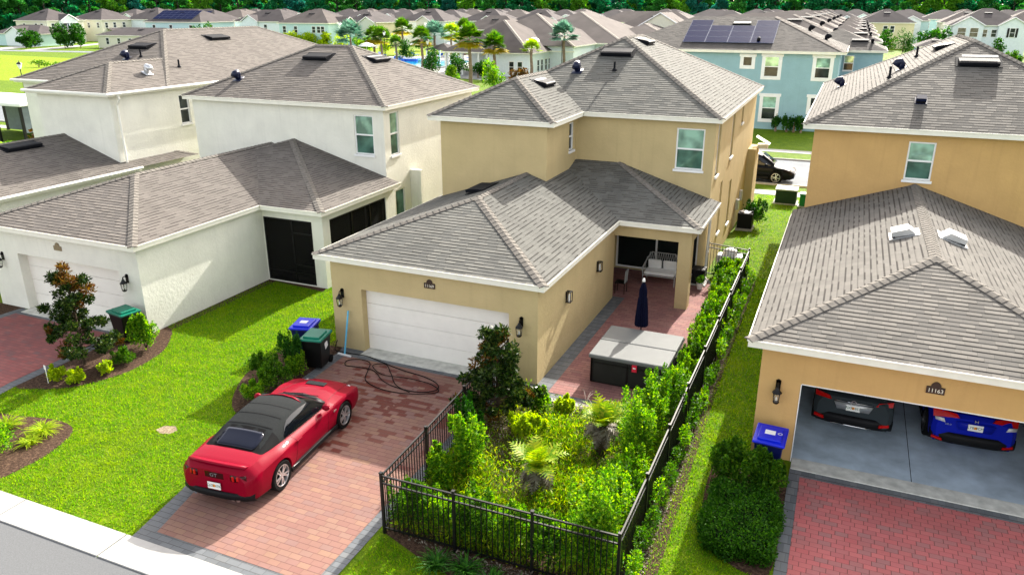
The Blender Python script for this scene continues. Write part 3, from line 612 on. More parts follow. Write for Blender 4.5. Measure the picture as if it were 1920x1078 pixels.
m = MB(); wall(m, 'x', 24.5, -1, -.9, 5.95, 0, 2.7); wall(m, 'y', -.9, 1, 17.6, 24.5, 0, 2.7); wall(m, 'y', 5.95, -1, 17.6, 24.5, 0, 2.7); m.face([(-.9, 17.6, 2.62), (5.95, 17.6, 2.62), (5.95, 24.5, 2.62), (-.9, 24.5, 2.62)]); m.build('garage_interior', 'white', orange)
m = MB(); m.box(-.14, -.12, 17.34, 17.56, 0, 2.06); m.box(-.12, 5.15, 17.34, 17.56, 2.06, 2.08); m.build('door_casing', 'white', orange)

# --- white house at the far left
whiteh = thing('white_house', 'pale two-storey house at the far left with a white downspout on its corner', 'house', (-36, 28, 0))
mb = MB()
wall(mb, 'x', 25.85, -1, -35.9, -31.1, 0, 6.5); wall(mb, 'y', -31.1, 1, 25.85, 47.6, 0, 6.5, [(29.9, 30.55, 4.65, 6.1)]); wall(mb, 'y', -35.9, -1, 25.85, 29.3, 0, 6.5, [(26.0, 26.5, 4.5, 6.1)]); wall(mb, 'x', 29.3, -1, -41.6, -35.9, 0, 6.5); wall(mb, 'y', -41.6, -1, 29.3, 47.6, 0, 6.5); wall(mb, 'x', 47.6, 1, -41.6, -31.1, 0, 6.5)
wall(mb, 'y', -30.75, 1, 14.5, 26.2, 0, 3.0); wall(mb, 'x', 26.2, 1, -38.3, -30.75, 0, 3); wall(mb, 'y', -38.3, -1, 14.5, 26.2, 0, 3.0); wall(mb, 'x', 14.5, -1, -38.3, -30.75, 0, 3)
mb.build('wall', 'cream', whiteh)
rf, cp, fa, so = MB(), Caps(), MB(), MB(); PH = .44
full_hip(rf, cp, -38.6, -30.4, 14.2, 30.0, 3.15, PL); cut_hip(rf, cp, -36.2, -30.8, 25.5, 32.2, 6.6, PH - .03); full_hip(rf, cp, -41.9, -30.81, 29.0, 47.9, 6.6, PH)
fascia_run(fa, [(-38.6, 26.4), (-38.6, 14.2), (-30.4, 14.2), (-30.4, 26.4), (-31, 26.4)], 2.97, 3.15, soff=so); fascia_run(fa, [(-41.9, 47.9), (-41.9, 29.0), (-36.2, 29.0), (-36.2, 25.5), (-30.8, 25.5), (-30.8, 47.9), (-41.9, 47.9)], 6.42, 6.6, soff=so, inset=.3)
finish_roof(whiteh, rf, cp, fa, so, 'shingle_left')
g = MB()
for pts in (([(-36.3, 25.42, 6.55), (-30.7, 25.42, 6.55), (-30.7, 40, 6.55)]), ([(-30.33, 14.2, 3.12), (-30.33, 26.4, 3.12)]), ([(-42, 28.93, 6.55), (-36.3, 28.93, 6.55)])): g.tube(pts, .07, 6)
g.build('rain_gutter', 'gutter', whiteh)
m = MB(); m.tube([(-30.75, 26.0, 6.5), (-30.75, 26.1, 6.3), (-31.02, 26.15, 6.0), (-31.02, 26.15, 3.3)], .055, 6); m.build('downspout', 'gutter', whiteh)
window(whiteh, 'y', -31.1, 1, 29.9, 30.55, 4.65, 6.1, two=('glass_dark', 'glass_dark')); window(whiteh, 'y', -35.9, -1, 26.0, 26.5, 4.5, 6.1, two=('glass_dark', 'glass_dark'))
slot_vent(whiteh, -36.1, 32.7, 6.6 + 3.7 * PH, nf(PH), 1.35); goose(whiteh, -35.9, 31.4, 6.6 + 2.4 * PH, nf(PH)); pipe(whiteh, -35.1, 31.6, 6.6 + 2.6 * PH)
goose(whiteh, -32.1, 29.1, 7.18, nr(PH), 'sheet_metal'); pipe(whiteh, -32.4, 31.5, 7.3); slot_vent(whiteh, -35.2, 37.4, 8.54, nr(PH), 1.5); slot_vent(whiteh, -34.0, 23.2, 4.36, nr(PL), 1.6)
# ------------------------------------------------------------------ vehicles
def paint(name, col, flake=.0, rough=.45):
    t = NT(name); return t.fin(col, rough, None, Metallic=.0 + flake, Coat_Weight=.16, Coat_Roughness=.02, Specular_IOR_Level=.04)
M['paint_red'] = paint('paint_red', (.20, .0, .012)); M['paint_grey'] = paint('paint_grey', (.03, .038, .042), .0); M['paint_blue'] = paint('paint_blue', (.004, .012, .32), .0); M['paint_black'] = paint('paint_black', (.003, .0035, .005)); M['paint_white'] = paint('paint_white', (.7, .7, .7))
M['canvas'] = plain('canvas', (.013, .015, .0155), .92, var=.15, scale=30); M['canvas_back'] = plain('canvas_back', (.003, .003, .0035), .85)
M['tyre'] = plain('tyre', (.004, .004, .004), .8); M['rim'] = plain('rim', (.62, .62, .63), .3, .8, var=.05); M['rim_dark'] = plain('rim_dark', (.05, .05, .055), .35, .7)
M['lens_red'] = NT('lens_red').fin((.35, .004, .004), .2, Specular_IOR_Level=.3); M['lens_clear'] = NT('lens_clear').fin((.6, .6, .6), .1, Coat_Weight=1.0); M['lens_dark'] = NT('lens_dark').fin((.035, .001, .002), .15, Specular_IOR_Level=.25)
M['chrome'] = plain('chrome', (.75, .75, .76), .15, 1., var=.03); M['car_glass'] = NT('car_glass').fin((.003, .004, .006), .04, Specular_IOR_Level=.5); M['rear_screen'] = NT('rear_screen').fin((.008, .010, .020), .12, Specular_IOR_Level=.2)
M['plastic'] = plain('plastic', (.006, .006, .007), .55, var=.15); M['plate'] = plain('plate', (.75, .76, .72), .4, var=.05); M['plate_ink'] = plain('plate_ink', (.02, .10, .05), .5); M['plate_orange'] = plain('plate_orange', (.7, .25, .03), .5)
def lerp_tab(tab, y):
    for a, b in zip(tab, tab[1:]):
        if a[0] <= y <= b[0]:
            t = (y - a[0]) / (b[0] - a[0]); t = t * t * (3 - 2 * t) * .35 + t * .65
            return [p + (q - p) * t for p, q in zip(a, b)]
    return list(tab[0] if y < tab[0][0] else tab[-1])
def freeze(o):
    bpy.context.view_layer.update(); dg = bpy.context.evaluated_depsgraph_get(); me = bpy.data.meshes.new_from_object(o.evaluated_get(dg)); o.modifiers.clear(); o.data = me; return o
def car_body(root, tab, mat, wheels, wr, name='body', wide=.28):
    """tab rows: y, half width, underside z, shoulder z, x and z of the upper edge, centre-line z"""
    rows = []
    y0, y1 = tab[0][0], tab[-1][0]; N = 44
    for i in range(N + 1):
        y = y0 + (y1 - y0) * i / N; _, w, zb, zs, xe, ze, zc = lerp_tab(tab, y)
        prof = [(0, zb), (w * .55, zb), (w * .90, zb), (w * .965, zb + .06), (w * .995, zb + (zs - zb) * .38), (w, zb + (zs - zb) * .68), (w * .985, zs - .01), (w * .955, zs + .03), (xe + .01, ze - .006), (xe - .05, ze + .008), (xe * .6, zc - (zc - ze) * .25), (xe * .3, zc - .004), (0, zc)]
        rows.append([(x, y, z) for x, z in prof] + [(-x, y, z) for x, z in prof[-2:0:-1]])
    n = len(rows[0]); m = MB(); vs = [p for r in rows for p in r]; fs = []
    for i in range(N):
        for k in range(n): fs.append((i * n + k, (i + 1) * n + k, (i + 1) * n + (k + 1) % n, i * n + (k + 1) % n))
    fs.append(tuple(range(n))); fs.append(tuple(range(N * n, (N + 1) * n))[::-1])
    m.grid(vs, fs); o = m.build(name, mat, root, smooth=True, local=True)
    bm = bmesh.new(); bm.from_mesh(o.data); bmesh.ops.recalc_face_normals(bm, faces=bm.faces); bm.to_mesh(o.data); bm.free()
    c = MB()
    for y in wheels:
        for s in (-1, 1): c.cyl((s * tab[5][1] * 1.2 if s > 0 else -tab[5][1] * 1.2 , y, wr * 1.0), wr * 1.13, -s * wide * 1.35, 32, axis='x')
    co = c.build('cut', mat, None); 
    bm = bmesh.new(); bm.from_mesh(co.data); bmesh.ops.recalc_face_normals(bm, faces=bm.faces); bm.to_mesh(co.data); bm.free()
    co.parent = root
    md = o.modifiers.new('b', 'BOOLEAN'); md.object = co; md.solver = 'EXACT'; md.operation = 'DIFFERENCE'; freeze(o); bpy.data.objects.remove(co)
    for p in o.data.polygons: p.use_smooth = True
    es = o.modifiers.new('e', 'EDGE_SPLIT'); es.split_angle = R(30)
    w = MB()
    for y in wheels:
        for s in (-1, 1): w.lathe((s * tab[5][1] * .62, y, wr), [(0, 0), (wr * 1.12, 0), (wr * 1.12, s * .3 * wide * 1.1)], 20, axis='x')
    w.build('wheel_arch', 'dark', root, local=True); return o
def wheel(root, x, y, r, s, spokes=10, mat='rim', wt=.24):
    m = MB(); o = s; 
    m.lathe((x, y, r), [(r * .70, -wt * .5 * o), (r * .93, -wt * .5 * o), (r, -wt * .36 * o), (r, wt * .36 * o), (r * .93, wt * .5 * o), (r * .72, wt * .48 * o), (r * .70, wt * .3 * o)], 32, axis='x')
    tw = m.build('wheel', 'tyre', root, smooth=False, local=True)
    k = MB(); rr = r * .71
    k.lathe((x, y, r), [(rr, wt * .46 * o), (rr * .93, wt * .47 * o), (rr * .9, wt * .3 * o), (rr * .9, -wt * .3 * o)], 28, axis='x')
    k.lathe((x, y, r), [(0, wt * .43 * o), (rr * .2, wt * .42 * o), (rr * .24, wt * .3 * o)], 14, axis='x')
    for i in range(spokes):
        a = 2 * PI * i / spokes + (.13 if i % 2 else -.13) * (10 / spokes) ; ca, sa = math.cos(a), math.sin(a)
        c = Vector((x + wt * .38 * o, y + ca * rr * .56, r + sa * rr * .56)); k.obox(c, (0, ca * rr * .38, sa * rr * .38), (0, -sa * rr * .065, ca * rr * .065), (wt * .05, 0, 0))
    k.build('rim', mat, tw, local=True)
    d = MB(); d.lathe((x, y, r), [(0, wt * .18 * o), (rr * .9, wt * .18 * o)], 20, axis='x'); d.build('brake_disc', 'dark', tw, local=True)
    return tw
def strip(root, name, mat, pts, parent=None, smooth=True, th=None):
    """pts: rows of points -> quad sheet with a little thickness"""
    m = MB(); r, c = len(pts), len(pts[0]); vs = [p for row in pts for p in row]
    m.grid(vs, [(i * c + k, i * c + k + 1, (i + 1) * c + k + 1, (i + 1) * c + k) for i in range(r - 1) for k in range(c - 1)])
    o = m.build(name, mat, parent or root, smooth=smooth, local=True)
    if th: md = o.modifiers.new('s', 'SOLIDIFY'); md.thickness = th; md.offset = 0
    return o
def cabin(tab, y, s, side=1, off=0.):
    """tab rows: y, base x, base z, edge x, edge z, centre z ; s 0 belt .. 1 roof edge .. 2 centre line"""
    _, xb, zb, xt, zt, zc = lerp_tab(tab, y)
    if s <= 1:
        b = .035 * math.sin(s * PI); x = xb + (xt - xb) * s + b; z = zb + (zt - zb) * s
        if s > .82: x -= (s - .82) * .12
    else:
        t = s - 1; x = xt * (1 - t) - .0216 * (1 - t); z = zt + (zc - zt) * math.sin(t * PI / 2) + .0
    return (side * (x + off), y, z + off * .5)
def licence(parent, x, y, z, tilt=0., w=.31, txt='QZE 47K'):
    m = MB(); m.box(x - w / 2, x + w / 2, y - .012, y, z - .078, z + .078); o = m.build('licence_plate', 'plate', parent, local=True)
    a = text_obj('plate_text', txt, .085, (0, 0, 0), (PI / 2, 0, 0), 'plate_ink', o, .001); a.location = (x, y - .014, z)
    d = MB(); d.box(x - .03, x + .03, y - .0135, y - .0122, z - .03, z + .035); d.build('plate_emblem', 'plate_orange', o, local=True)
    return o
# --- red convertible
red = thing('convertible_car', 'red convertible with black soft top up, parked on the driveway of the tan house', 'car', (0, 0, 0))
T = [(0.0, .74, .40, .70, .60, .86, .90), (.08, .86, .30, .76, .68, .95, .985), (.22, .91, .24, .80, .72, .985, 1.02), (.55, .935, .21, .83, .75, .99, 1.03), (1.05, .975, .20, .86, .77, .97, 1.0), (1.6, .925, .2, .81, .76, .93, .95), (2.3, .915, .2, .80, .775, .90, .92), (3.0, .92, .2, .79, .78, .89, .91), (3.35, .935, .2, .80, .74, .89, .95), (3.8, .955, .2, .81, .68, .86, .94), (4.3, .93, .22, .74, .62, .78, .86), (4.62, .86, .25, .64, .56, .69, .74), (4.78, .72, .32, .52, .46, .59, .62)]
car_body(red, T, 'paint_red', (.98, 3.72), .345)
CT = [(.62, .70, .975, .62, .985, 1.0), (.95, .745, .97, .60, 1.09, 1.12), (1.35, .76, .95, .58, 1.225, 1.265), (1.8, .765, .93, .575, 1.29, 1.335), (2.3, .77, .91, .575, 1.295, 1.34), (2.62, .775, .90, .57, 1.27, 1.305), (3.3, .78, .89, .70, .90, .96)]
ys = [.62 + .1 * i for i in range(21)]
strip(red, 'soft_top', 'canvas', [[cabin(CT, y, s, 1) for s in (0, .2, .4, .6, .8, 1, 1.3, 1.6, 2)] + [cabin(CT, y, s, -1) for s in (1.6, 1.3, 1, .8, .6, .4, .2, 0)] for y in ys])
strip(red, 'top_rear_panel', 'canvas_back', [[cabin(CT, y, s, 1, .006) for s in (0, .3, .6, .9, 1.3, 2)] + [cabin(CT, y, s, -1, .006) for s in (1.3, .9, .6, .3, 0)] for y in (.64, .75, .86, .97, 1.08, 1.18, 1.27)])
strip(red, 'rear_window', 'rear_screen', [[(x, y, lerp_tab(CT, y)[5] - (x * x) * (.10 if y > .8 else .05) + .016 - (.02 if abs(x) > .5 else 0)) for x in (-.50 + .04 * e, -.4, -.2, 0, .2, .4, .50 - .04 * e)] for y, e in ((.72, 1.6), (.78, .3), (.88, 0), (1.0, 0), (1.12, .4), (1.17, 1.8))], th=.01)
for k, y in enumerate((1.32, 1.68, 2.08)): strip(red, 'top_seam', 'canvas_back', [[cabin(CT, yy, s, 1, .008) for s in (1, 1.3, 1.6, 2)] + [cabin(CT, yy, s, -1, .008) for s in (1.6, 1.3, 1)] for yy in (y, y + .018)])
for s in (1, -1):
    strip(red, 'side_window', 'car_glass', [[cabin(CT, y, max(a, .0) * f + .03, s, .008) for a in (0, .25, .5, .75, 1)] for y, f in ((1.46, .25), (1.58, .62), (1.75, .8), (2.0, .84), (2.3, .84), (2.6, .82), (2.85, .75), (3.05, .6), (3.2, .3))])
    strip(red, 'belt_trim', 'chrome', [[(s * (lerp_tab(CT, y)[1] + .018), y, lerp_tab(CT, y)[2] + a) for a in (.0, .022)] for y in (1.3, 1.6, 2.0, 2.4, 2.8, 3.15)])
    m = MB(); m.lathe((s * .93, 2.92, .98), [(0, -.09), (.06, -.07), (.085, 0), (.06, .07), (0, .09)], 10, axis='x'); o = m.build('mirror', 'paint_red', red, smooth=True, local=True); o.scale = (1, 1, 1)
    m = MB(); m.obox((s * .935, 1.75, .80), (.012, 0, 0), (0, .1, 0), (0, 0, .014)); m.build('door_handle', 'paint_red', red, local=True, bevel=.004)
    m = MB(); m.obox((s * .925, 2.35, .25), (.02, 0, 0), (0, 1.0, 0), (0, 0, .05)); m.build('side_skirt', 'plastic', red, local=True, bevel=.01)
    m = MB(); m.grid([(s * .94, 1.45, .235), (s * .945, 1.95, .235), (s * .945, 1.95, .25), (s * .945, 1.40, .33)], [(0, 1, 2, 3)]); m.build('skirt_decal', 'white', red, local=True)
    m = MB(); m.obox((s * .944, 3.28, .70), (.004, 0, 0), (0, .06, 0), (0, 0, .018)); m.build('fender_badge', 'chrome', red, local=True)
    m = MB()
    for k in range(3): m.obox((s * (.47 + .10 * k), -.012 + .022 * k * k, .79 + .004 * k), (.024, .008 * k * s, 0), (0, .02, 0), (0, 0, .055))
    tl = m.build('tail_light', 'lens_red', red, local=True, bevel=.008); strip(red, 'light_bezel', 'lens_dark', [[(s * x, .0 + .0 + (x - .45) ** 2 * .55, z) for x in (.40, .52, .64, .75)] for z in (.715, .865)], tl, th=.02)
    m = MB(); m.cyl((s * .52, -.01, .27), .045, .12, 10, axis='y'); m.cyl((s * .40, -.01, .27), .045, .12, 10, axis='y'); m.build('exhaust', 'chrome', red, local=True)
    m = MB(); m.grid([(s * .16, 3.55, .952), (s * .36, 3.5, .94), (s * .34, 4.05, .905), (s * .2, 4.05, .915)], [(0, 1, 2, 3)])
    strip(red, 'bonnet_crease', 'paint_red', [[(s * (.30 + dx), y, lerp_tab(T, y)[6] - .035 + dz) for dx, dz in ((-.06, 0), (-.01, .030), (.03, .006))] for y in (3.42, 3.6, 3.8, 4.0, 4.2)])
    m = MB(); m.lathe((s * .60, 4.52, .63), [(0, 0), (.1, .0), (.08, .06)], 10, axis='y'); m.build('headlight', 'lens_clear', red, local=True)
# windscreen, cowl, hood scoop, bumper diffuser, boot lip, plate, badges
strip(red, 'windscreen', 'car_glass', [[(x * (.535 + (.72 - .535) * t), 2.63 + (3.32 - 2.63) * t - .12 * x * x * (1 - t * .2), 1.31 + (.955 - 1.31) * t - .05 * x * x) for x in (-1, -.6, -.2, .2, .6, 1)] for t in (0, .25, .5, .75, 1)], th=.012)
strip(red, 'windscreen_frame', 'paint_red', [[(x * .545, 2.60 + d - .12 * x * x, 1.325 - .05 * x * x - d * .3) for x in (-1, -.5, 0, .5, 1)] for d in (0, .07)], th=.02)
strip(red, 'cowl', 'plastic', [[(x * .70, 3.30 + d - .16 * x * x, .968 - .05 * x * x - d * .1) for x in (-1, -.6, 0, .6, 1)] for d in (0, .06, .13)], th=.012)
for s in (0, 1): m = MB(); m.tube([(.05 + s * .42, 3.36, .985), (-.42 + s * .42, 3.22, 1.02)], .010, 5); m.build('wiper', 'plastic', red, local=True)
m = MB(); m.box(-.26, .26, 3.95, 4.13, .915, .935); m.build('hood_scoop', 'plastic', red, local=True, bevel=.008)
strip(red, 'boot_lip', 'paint_red', [[(x, .10 + .10 * x * x + d, 1.0 - .05 * x * x + h) for x in (-.7, -.45, -.2, 0, .2, .45, .7)] for d, h in ((-.04, .012), (.0, .035), (.09, .012))], th=.006)
strip(red, 'boot_panel', 'lens_dark', [[(x, -.005 + .10 * x * x * (1 if abs(x) > .5 else .9), z) for x in (-.36, -.2, 0, .2, .36)] for z in (.72, .86)])
strip(red, 'rear_bumper', 'plastic', [[(x * .86, -.03 + .14 * x ** 4 + d, z) for x in (-1, -.8, -.5, -.2, .2, .5, .8, 1)] for d, z in ((.03, .26), (.0, .30), (-.005, .37), (.02, .43))], th=.03)
licence(red, 0, -.035, .56)
a = text_obj('boot_badge', 'GT', .11, (0, 0, 0), (PI / 2, 0, 0), 'chrome', red, .006); a.location = (0, -.018, .80); a.scale = (1.25, 1, 1)
for y in (.98, 3.72):
    for s in (1, -1): wheel(red, s * .835, y, .345, s, 10)
def shut(pts, name='panel_gap', r=.0035):
    m = MB(); m.tube(pts, r, 4); m.build(name, 'plastic', red, local=True)
def side_pt(y, f, s):
    _, w, zb, zs, xe, ze, zc = lerp_tab(T, y); P = [(w * .965, zb + .06), (w * .995, zb + (zs - zb) * .38), (w, zb + (zs - zb) * .68), (w * .985, zs - .01), (w * .955, zs + .03), (xe + .01, ze - .006)]
    k = min(4, int(f * 5)); u = f * 5 - k; return (s * (P[k][0] + (P[k + 1][0] - P[k][0]) * u + .001), y, P[k][1] + (P[k + 1][1] - P[k][1]) * u)
for s in (1, -1):
    shut([side_pt(1.52 + .16 * math.sin(f * PI * .8), f, s) for f in (.06, .2, .35, .5, .65, .8, .95)]); shut([side_pt(2.98 + .05 * f, f, s) for f in (.04, .2, .35, .5, .65, .8, .95)]); shut([side_pt(y, .05, s) for y in (1.55, 2.0, 2.5, 2.95)])
    shut([(s * (lerp_tab(T, y)[4] - .03), y, lerp_tab(T, y)[5] + .008) for y in (3.42, 3.6, 3.8, 4.0, 4.2, 4.4, 4.55)])
    shut([(s * .63, y, lerp_tab(T, y)[5] + .008) for y in (.16, .25, .35, .45, .55)])
shut([(x, .555 + .0 * x, lerp_tab(T, .55)[6] - .012 - .055 * x * x) for x in (-.63, -.4, -.2, 0, .2, .4, .63)])
red.location = (-11.47, 10.50, .018); red.rotation_euler = (0, 0, R(5.8)); red.scale = (1.04, 1.04, 1.04)

def suv(name, label, T, CT, mat, loc, rz, tl, glass_y, rimmat='rim_dark', wb=(.8, 3.5), wr=.36, scale=1., lens='lens_red', rear='boxy'):
    root = thing(name, label, 'car', (0, 0, 0)); car_body(root, T, mat, wb, wr)
    y0, y1 = CT[0][0], CT[-1][0]; ys = [y0 + (y1 - y0) * i / 26 for i in range(27)]
    strip(root, 'roof_shell', mat, [[cabin(CT, y, s, 1) for s in (0, .25, .5, .75, 1, 1.3, 1.6, 2)] + [cabin(CT, y, s, -1) for s in (1.6, 1.3, 1, .75, .5, .25, 0)] for y in ys])
    for s in (1, -1):
        strip(root, 'side_window', 'car_glass', [[cabin(CT, y, .06 + a * f, s, .008) for a in (0, .33, .66, 1)] for y, f in glass_y])
        m = MB(); m.lathe((s * (T[5][1] + .1), glass_y[-1][0] - .25, 1.08), [(0, -.11), (.07, -.08), (.09, 0), (.07, .08), (0, .11)], 8, axis='x'); m.build('mirror', mat, root, smooth=True, local=True)
        for q in tl:
            m = MB(); m.grid([(s * x, y, z) for x, y, z in q], [tuple(range(len(q)))]); o = m.build('tail_light', lens, root, local=True); md = o.modifiers.new('s', 'SOLIDIFY'); md.thickness = .05
        m = MB(); m.obox((s * T[5][1] * .99, (wb[0] + wb[1]) / 2, .32), (.03, 0, 0), (0, (wb[1] - wb[0]) / 2 - wr * 1.1, 0), (0, 0, .07)); m.build('side_cladding', 'plastic', root, local=True, bevel=.01)
        for y in wb: wheel(root, s * (T[5][1] - .11), y, wr, s, 5 if rimmat == 'rim_dark' else 7, rimmat)
    w = T[2][1]
    strip(root, 'rear_bumper', 'plastic', [[(x * w, -.04 + .16 * x ** 4 + d, z) for x in (-1, -.8, -.5, -.2, .2, .5, .8, 1)] for d, z in ((.06, .28), (.0, .34), (-.01, .46), (.03, .56))], th=.03)
    root.location = loc; root.rotation_euler = (0, 0, rz); root.scale = (scale,) * 3; return root
TS = [(0.0, .80, .36, .80, .66, .98, 1.02), (.1, .89, .26, .84, .72, 1.04, 1.06), (.4, .91, .22, .88, .76, 1.04, 1.07), (1.0, .925, .21, .90, .78, 1.03, 1.06), (1.8, .92, .21, .90, .78, 1.02, 1.05), (2.8, .92, .21, .90, .78, 1.0, 1.04), (3.3, .92, .21, .90, .76, .99, 1.06), (3.9, .90, .22, .86, .68, .94, 1.0), (4.3, .84, .26, .74, .58, .82, .86), (4.5, .70, .34, .60, .48, .68, .7)]
CS = [(.06, .70, 1.02, .62, 1.10, 1.12), (.25, .74, 1.02, .60, 1.36, 1.40), (.5, .77, 1.02, .60, 1.56, 1.62), (1.0, .79, 1.02, .60, 1.63, 1.69), (1.8, .79, 1.02, .61, 1.64, 1.70), (2.4, .79, 1.01, .60, 1.60, 1.65), (2.8, .78, 1.0, .60, 1.42, 1.46), (3.35, .77, 1.0, .68, 1.05, 1.08)]
GS = ((.45, .3), (.6, .7), (.9, .82), (1.8, .85), (2.5, .82), (2.9, .6), (3.15, .2))
g1 = suv('suv_car', 'dark grey car with red tail lights, left of the two in the open garage', TS, CS, 'paint_grey', (1.13, 19.1, .03), R(-2), [[(.50, -.02, .93), (.86, .10, .93), (.87, .16, 1.04), (.55, .0, 1.02)], [(.62, -.06, .40), (.84, .02, .42), (.84, .02, .49), (.64, -.05, .47)]], GS, scale=1.03)
strip(g1, 'rear_window', 'car_glass', [[(x * (.6 - t * .1), .075 + .36 * t, 1.15 + .38 * t) for x in (-1, -.5, 0, .5, 1)] for t in (0, .5, 1)], th=.02)
strip(g1, 'tailgate_trim', 'chrome', [[(x * .42, -.06 + .02 * x * x, z) for x in (-1, 0, 1)] for z in (.925, .945)], th=.01)
strip(g1, 'tailgate_panel', 'sheet_metal', [[(x * w, -.035, z) for x in (-1, 0, 1)] for w, z in ((.36, .72), (.44, .90))], th=.012)
strip(g1, 'skid_plate', 'chrome', [[(x * .46, -.07, z) for x in (-1, 0, 1)] for z in (.30, .335)], th=.01)
m = MB(); m.lathe((0, -.07, .95), [(.045, 0), (.062, 0), (.062, -.012), (.045, -.012), (.045, 0)], 16, axis='y'); m.obox((0, -.078, .95), (.075, 0, 0), (0, .006, 0), (0, 0, .012)); m.build('tailgate_emblem', 'chrome', g1, local=True)
licence(g1, 0, -.055, .80, txt='RXN B52')
TH = [(0.0, .78, .36, .78, .64, .92, .96), (.1, .87, .26, .82, .70, 1.0, 1.03), (.4, .89, .22, .86, .74, 1.02, 1.05)] + TS[3:]
g2 = suv('hatchback_car', 'blue hatchback with bright red tail lights, right of the two in the open garage', TH, CS, 'paint_blue', (3.82, 19.2, .03), R(1.5), [[(.34, -.03, .98), (.86, .10, .88), (.88, .20, 1.06), (.40, .0, 1.06)], [(.62, -.06, .36), (.84, .02, .38), (.84, .02, .43), (.64, -.05, .41)]], GS, scale=1.03, lens='lens_red')
M['lens_red'].node_tree.nodes['Principled BSDF'].inputs['Base Color'].default_value = (.42, .004, .003, 1)
strip(g2, 'rear_window', 'car_glass', [[(x * (.58 - t * .1), .075 + .36 * t, 1.14 + .38 * t) for x in (-1, -.5, 0, .5, 1)] for t in (0, .5, 1)], th=.02)
for s in (1, -1): strip(g2, 'reversing_light', 'lens_clear', [[(s * .62, -.035, .82), (s * .82, .02, .84)], [(s * .66, -.03, .92), (s * .84, .06, .90)]], th=.02)
strip(g2, 'tailgate_panel', 'paint_blue', [[(x * w, -.045, z) for x in (-1, 0, 1)] for w, z in ((.34, .70), (.40, .90))], th=.02)
m = MB(); m.obox((-.03, -.05, .96), (.008, 0, 0), (0, .008, 0), (0, 0, .03)); m.obox((.03, -.05, .96), (.008, 0, 0), (0, .008, 0), (0, 0, .03)); m.obox((0, -.05, .957), (.03, 0, 0), (0, .008, 0), (0, 0, .007)); m.build('tailgate_emblem', 'chrome', g2, local=True)
licence(g2, 0, -.06, .80, txt='LTB 9CM'); a = text_obj('model_badge', 'HR-V', .06, (0, 0, 0), (PI / 2, 0, 0), 'chrome', g2, .003); a.location = (-.55, -.03, .78)
g3 = suv('black_suv', 'black sport utility vehicle parked along the kerb of the street behind', TS, CS, 'paint_black', (-7.2, 50.3, .01), R(-90), [[(.55, -.02, .93), (.86, .10, .93), (.87, .16, 1.04), (.6, .0, 1.02)]], GS, rimmat='rim', scale=1.05)
for s in (1, -1): strip(g3, 'headlight', 'lens_clear', [[(s * .45, 4.44, .72), (s * .72, 4.30, .74)], [(s * .48, 4.40, .80), (s * .76, 4.22, .83)]], th=.03)
m = MB(); m.box(-.9, .9, 2.9, 4.0, .98, 1.0)
strip(g3, 'windscreen', 'car_glass', [[(x * (.58 + .1 * t), 2.62 + .72 * t, 1.58 - .50 * t) for x in (-1, -.5, 0, .5, 1)] for t in (0, .5, 1)], th=.02)
strip(g3, 'grille', 'chrome', [[(x * .4, 4.50, z) for x in (-1, 0, 1)] for z in (.55, .62)], th=.02)

# ------------------------------------------------------------------ garden and patio things
# black aluminium fence: one connected run
fence = thing('metal_fence', 'black aluminium picket fence enclosing the overgrown garden of the tan house', 'fence', (-5, 15, 0))
FH = 1.42
runs = [[(-7.97, 18.3), (-7.83, 15.25), (-7.74, 13.15), (-7.68, 11.2)], [(-7.68, 11.2), (-6.05, 11.22), (-4.4, 11.24), (-2.72, 11.26)], [(-2.72, 11.26), (-2.72, 13.3), (-2.73, 15.4), (-2.74, 17.6), (-2.74, 20.0), (-2.75, 22.4), (-2.76, 24.9), (-2.77, 27.4), (-2.78, 29.9)], [(-2.78, 29.9), (-4.4, 30.3)]]
seen = set()
for run in runs:
    for (ax, ay), (bx, by) in zip(run, run[1:]):
        m = MB(); a, b = Vector((ax, ay, 0)), Vector((bx, by, 0)); d = (b - a); L = d.length; d /= L; o = Vector((d.y, -d.x, 0))
        for z in (FH - .03, FH - .20, .14): m.obox((a + b) / 2 + Vector((0, 0, z)), d * L / 2, o * .0165, Vector((0, 0, .016)))
        n = int(L / .112)
        for k in range(1, n): m.obox(a + d * (L * k / n) + Vector((0, 0, FH / 2 + .03)), d * .0085, o * .0085, Vector((0, 0, FH / 2 - .05)))
        m.build('fence_panel', 'blackmetal', fence)
        for (x, y) in ((ax, ay), (bx, by)):
            if (x, y) in seen: continue
            seen.add((x, y)); p = MB(); p.box(x - .028, x + .028, y - .028, y + .028, 0, FH + .03); p.box(x - .034, x + .034, y - .034, y + .034, FH + .03, FH + .05); p.build('fence_post', 'blackmetal', fence)
# hot tub
M['spa_side'] = plain('spa_side', (.020, .020, .018), .6); spa = thing('hot_tub', 'square hot tub with a pale grey folding cover and charcoal sides on the patio', 'hot tub', (-4.75, 20.5, .02))
m = MB(); m.box(-5.87, -3.66, 19.42, 21.66, .02, .82); m.build('cabinet', 'spa_side' if 'spa_side' in M else 'plastic', spa, bevel=.06)
M['spa_cover'] = plain('spa_cover', (.145, .15, .145), .7, var=.05)
for k, (a, b) in enumerate(((19.38, 20.53), (20.545, 21.7))):
    m = MB(); m.box(-5.91, -3.62, a, b, .80, .90 + .02); o = m.build('cover_half', 'spa_cover', spa, bevel=.035)
m = MB(); m.box(-5.84, -5.80, 19.405, 19.41, .05, .8)
for x in (-5.8, -4.76, -3.74): m.box(x - .03, x + .03, 19.405, 19.42, .05, .78)
m.box(-5.8, -3.7, 19.405, 19.42, .66, .69); m.build('side_trim', 'black', spa)
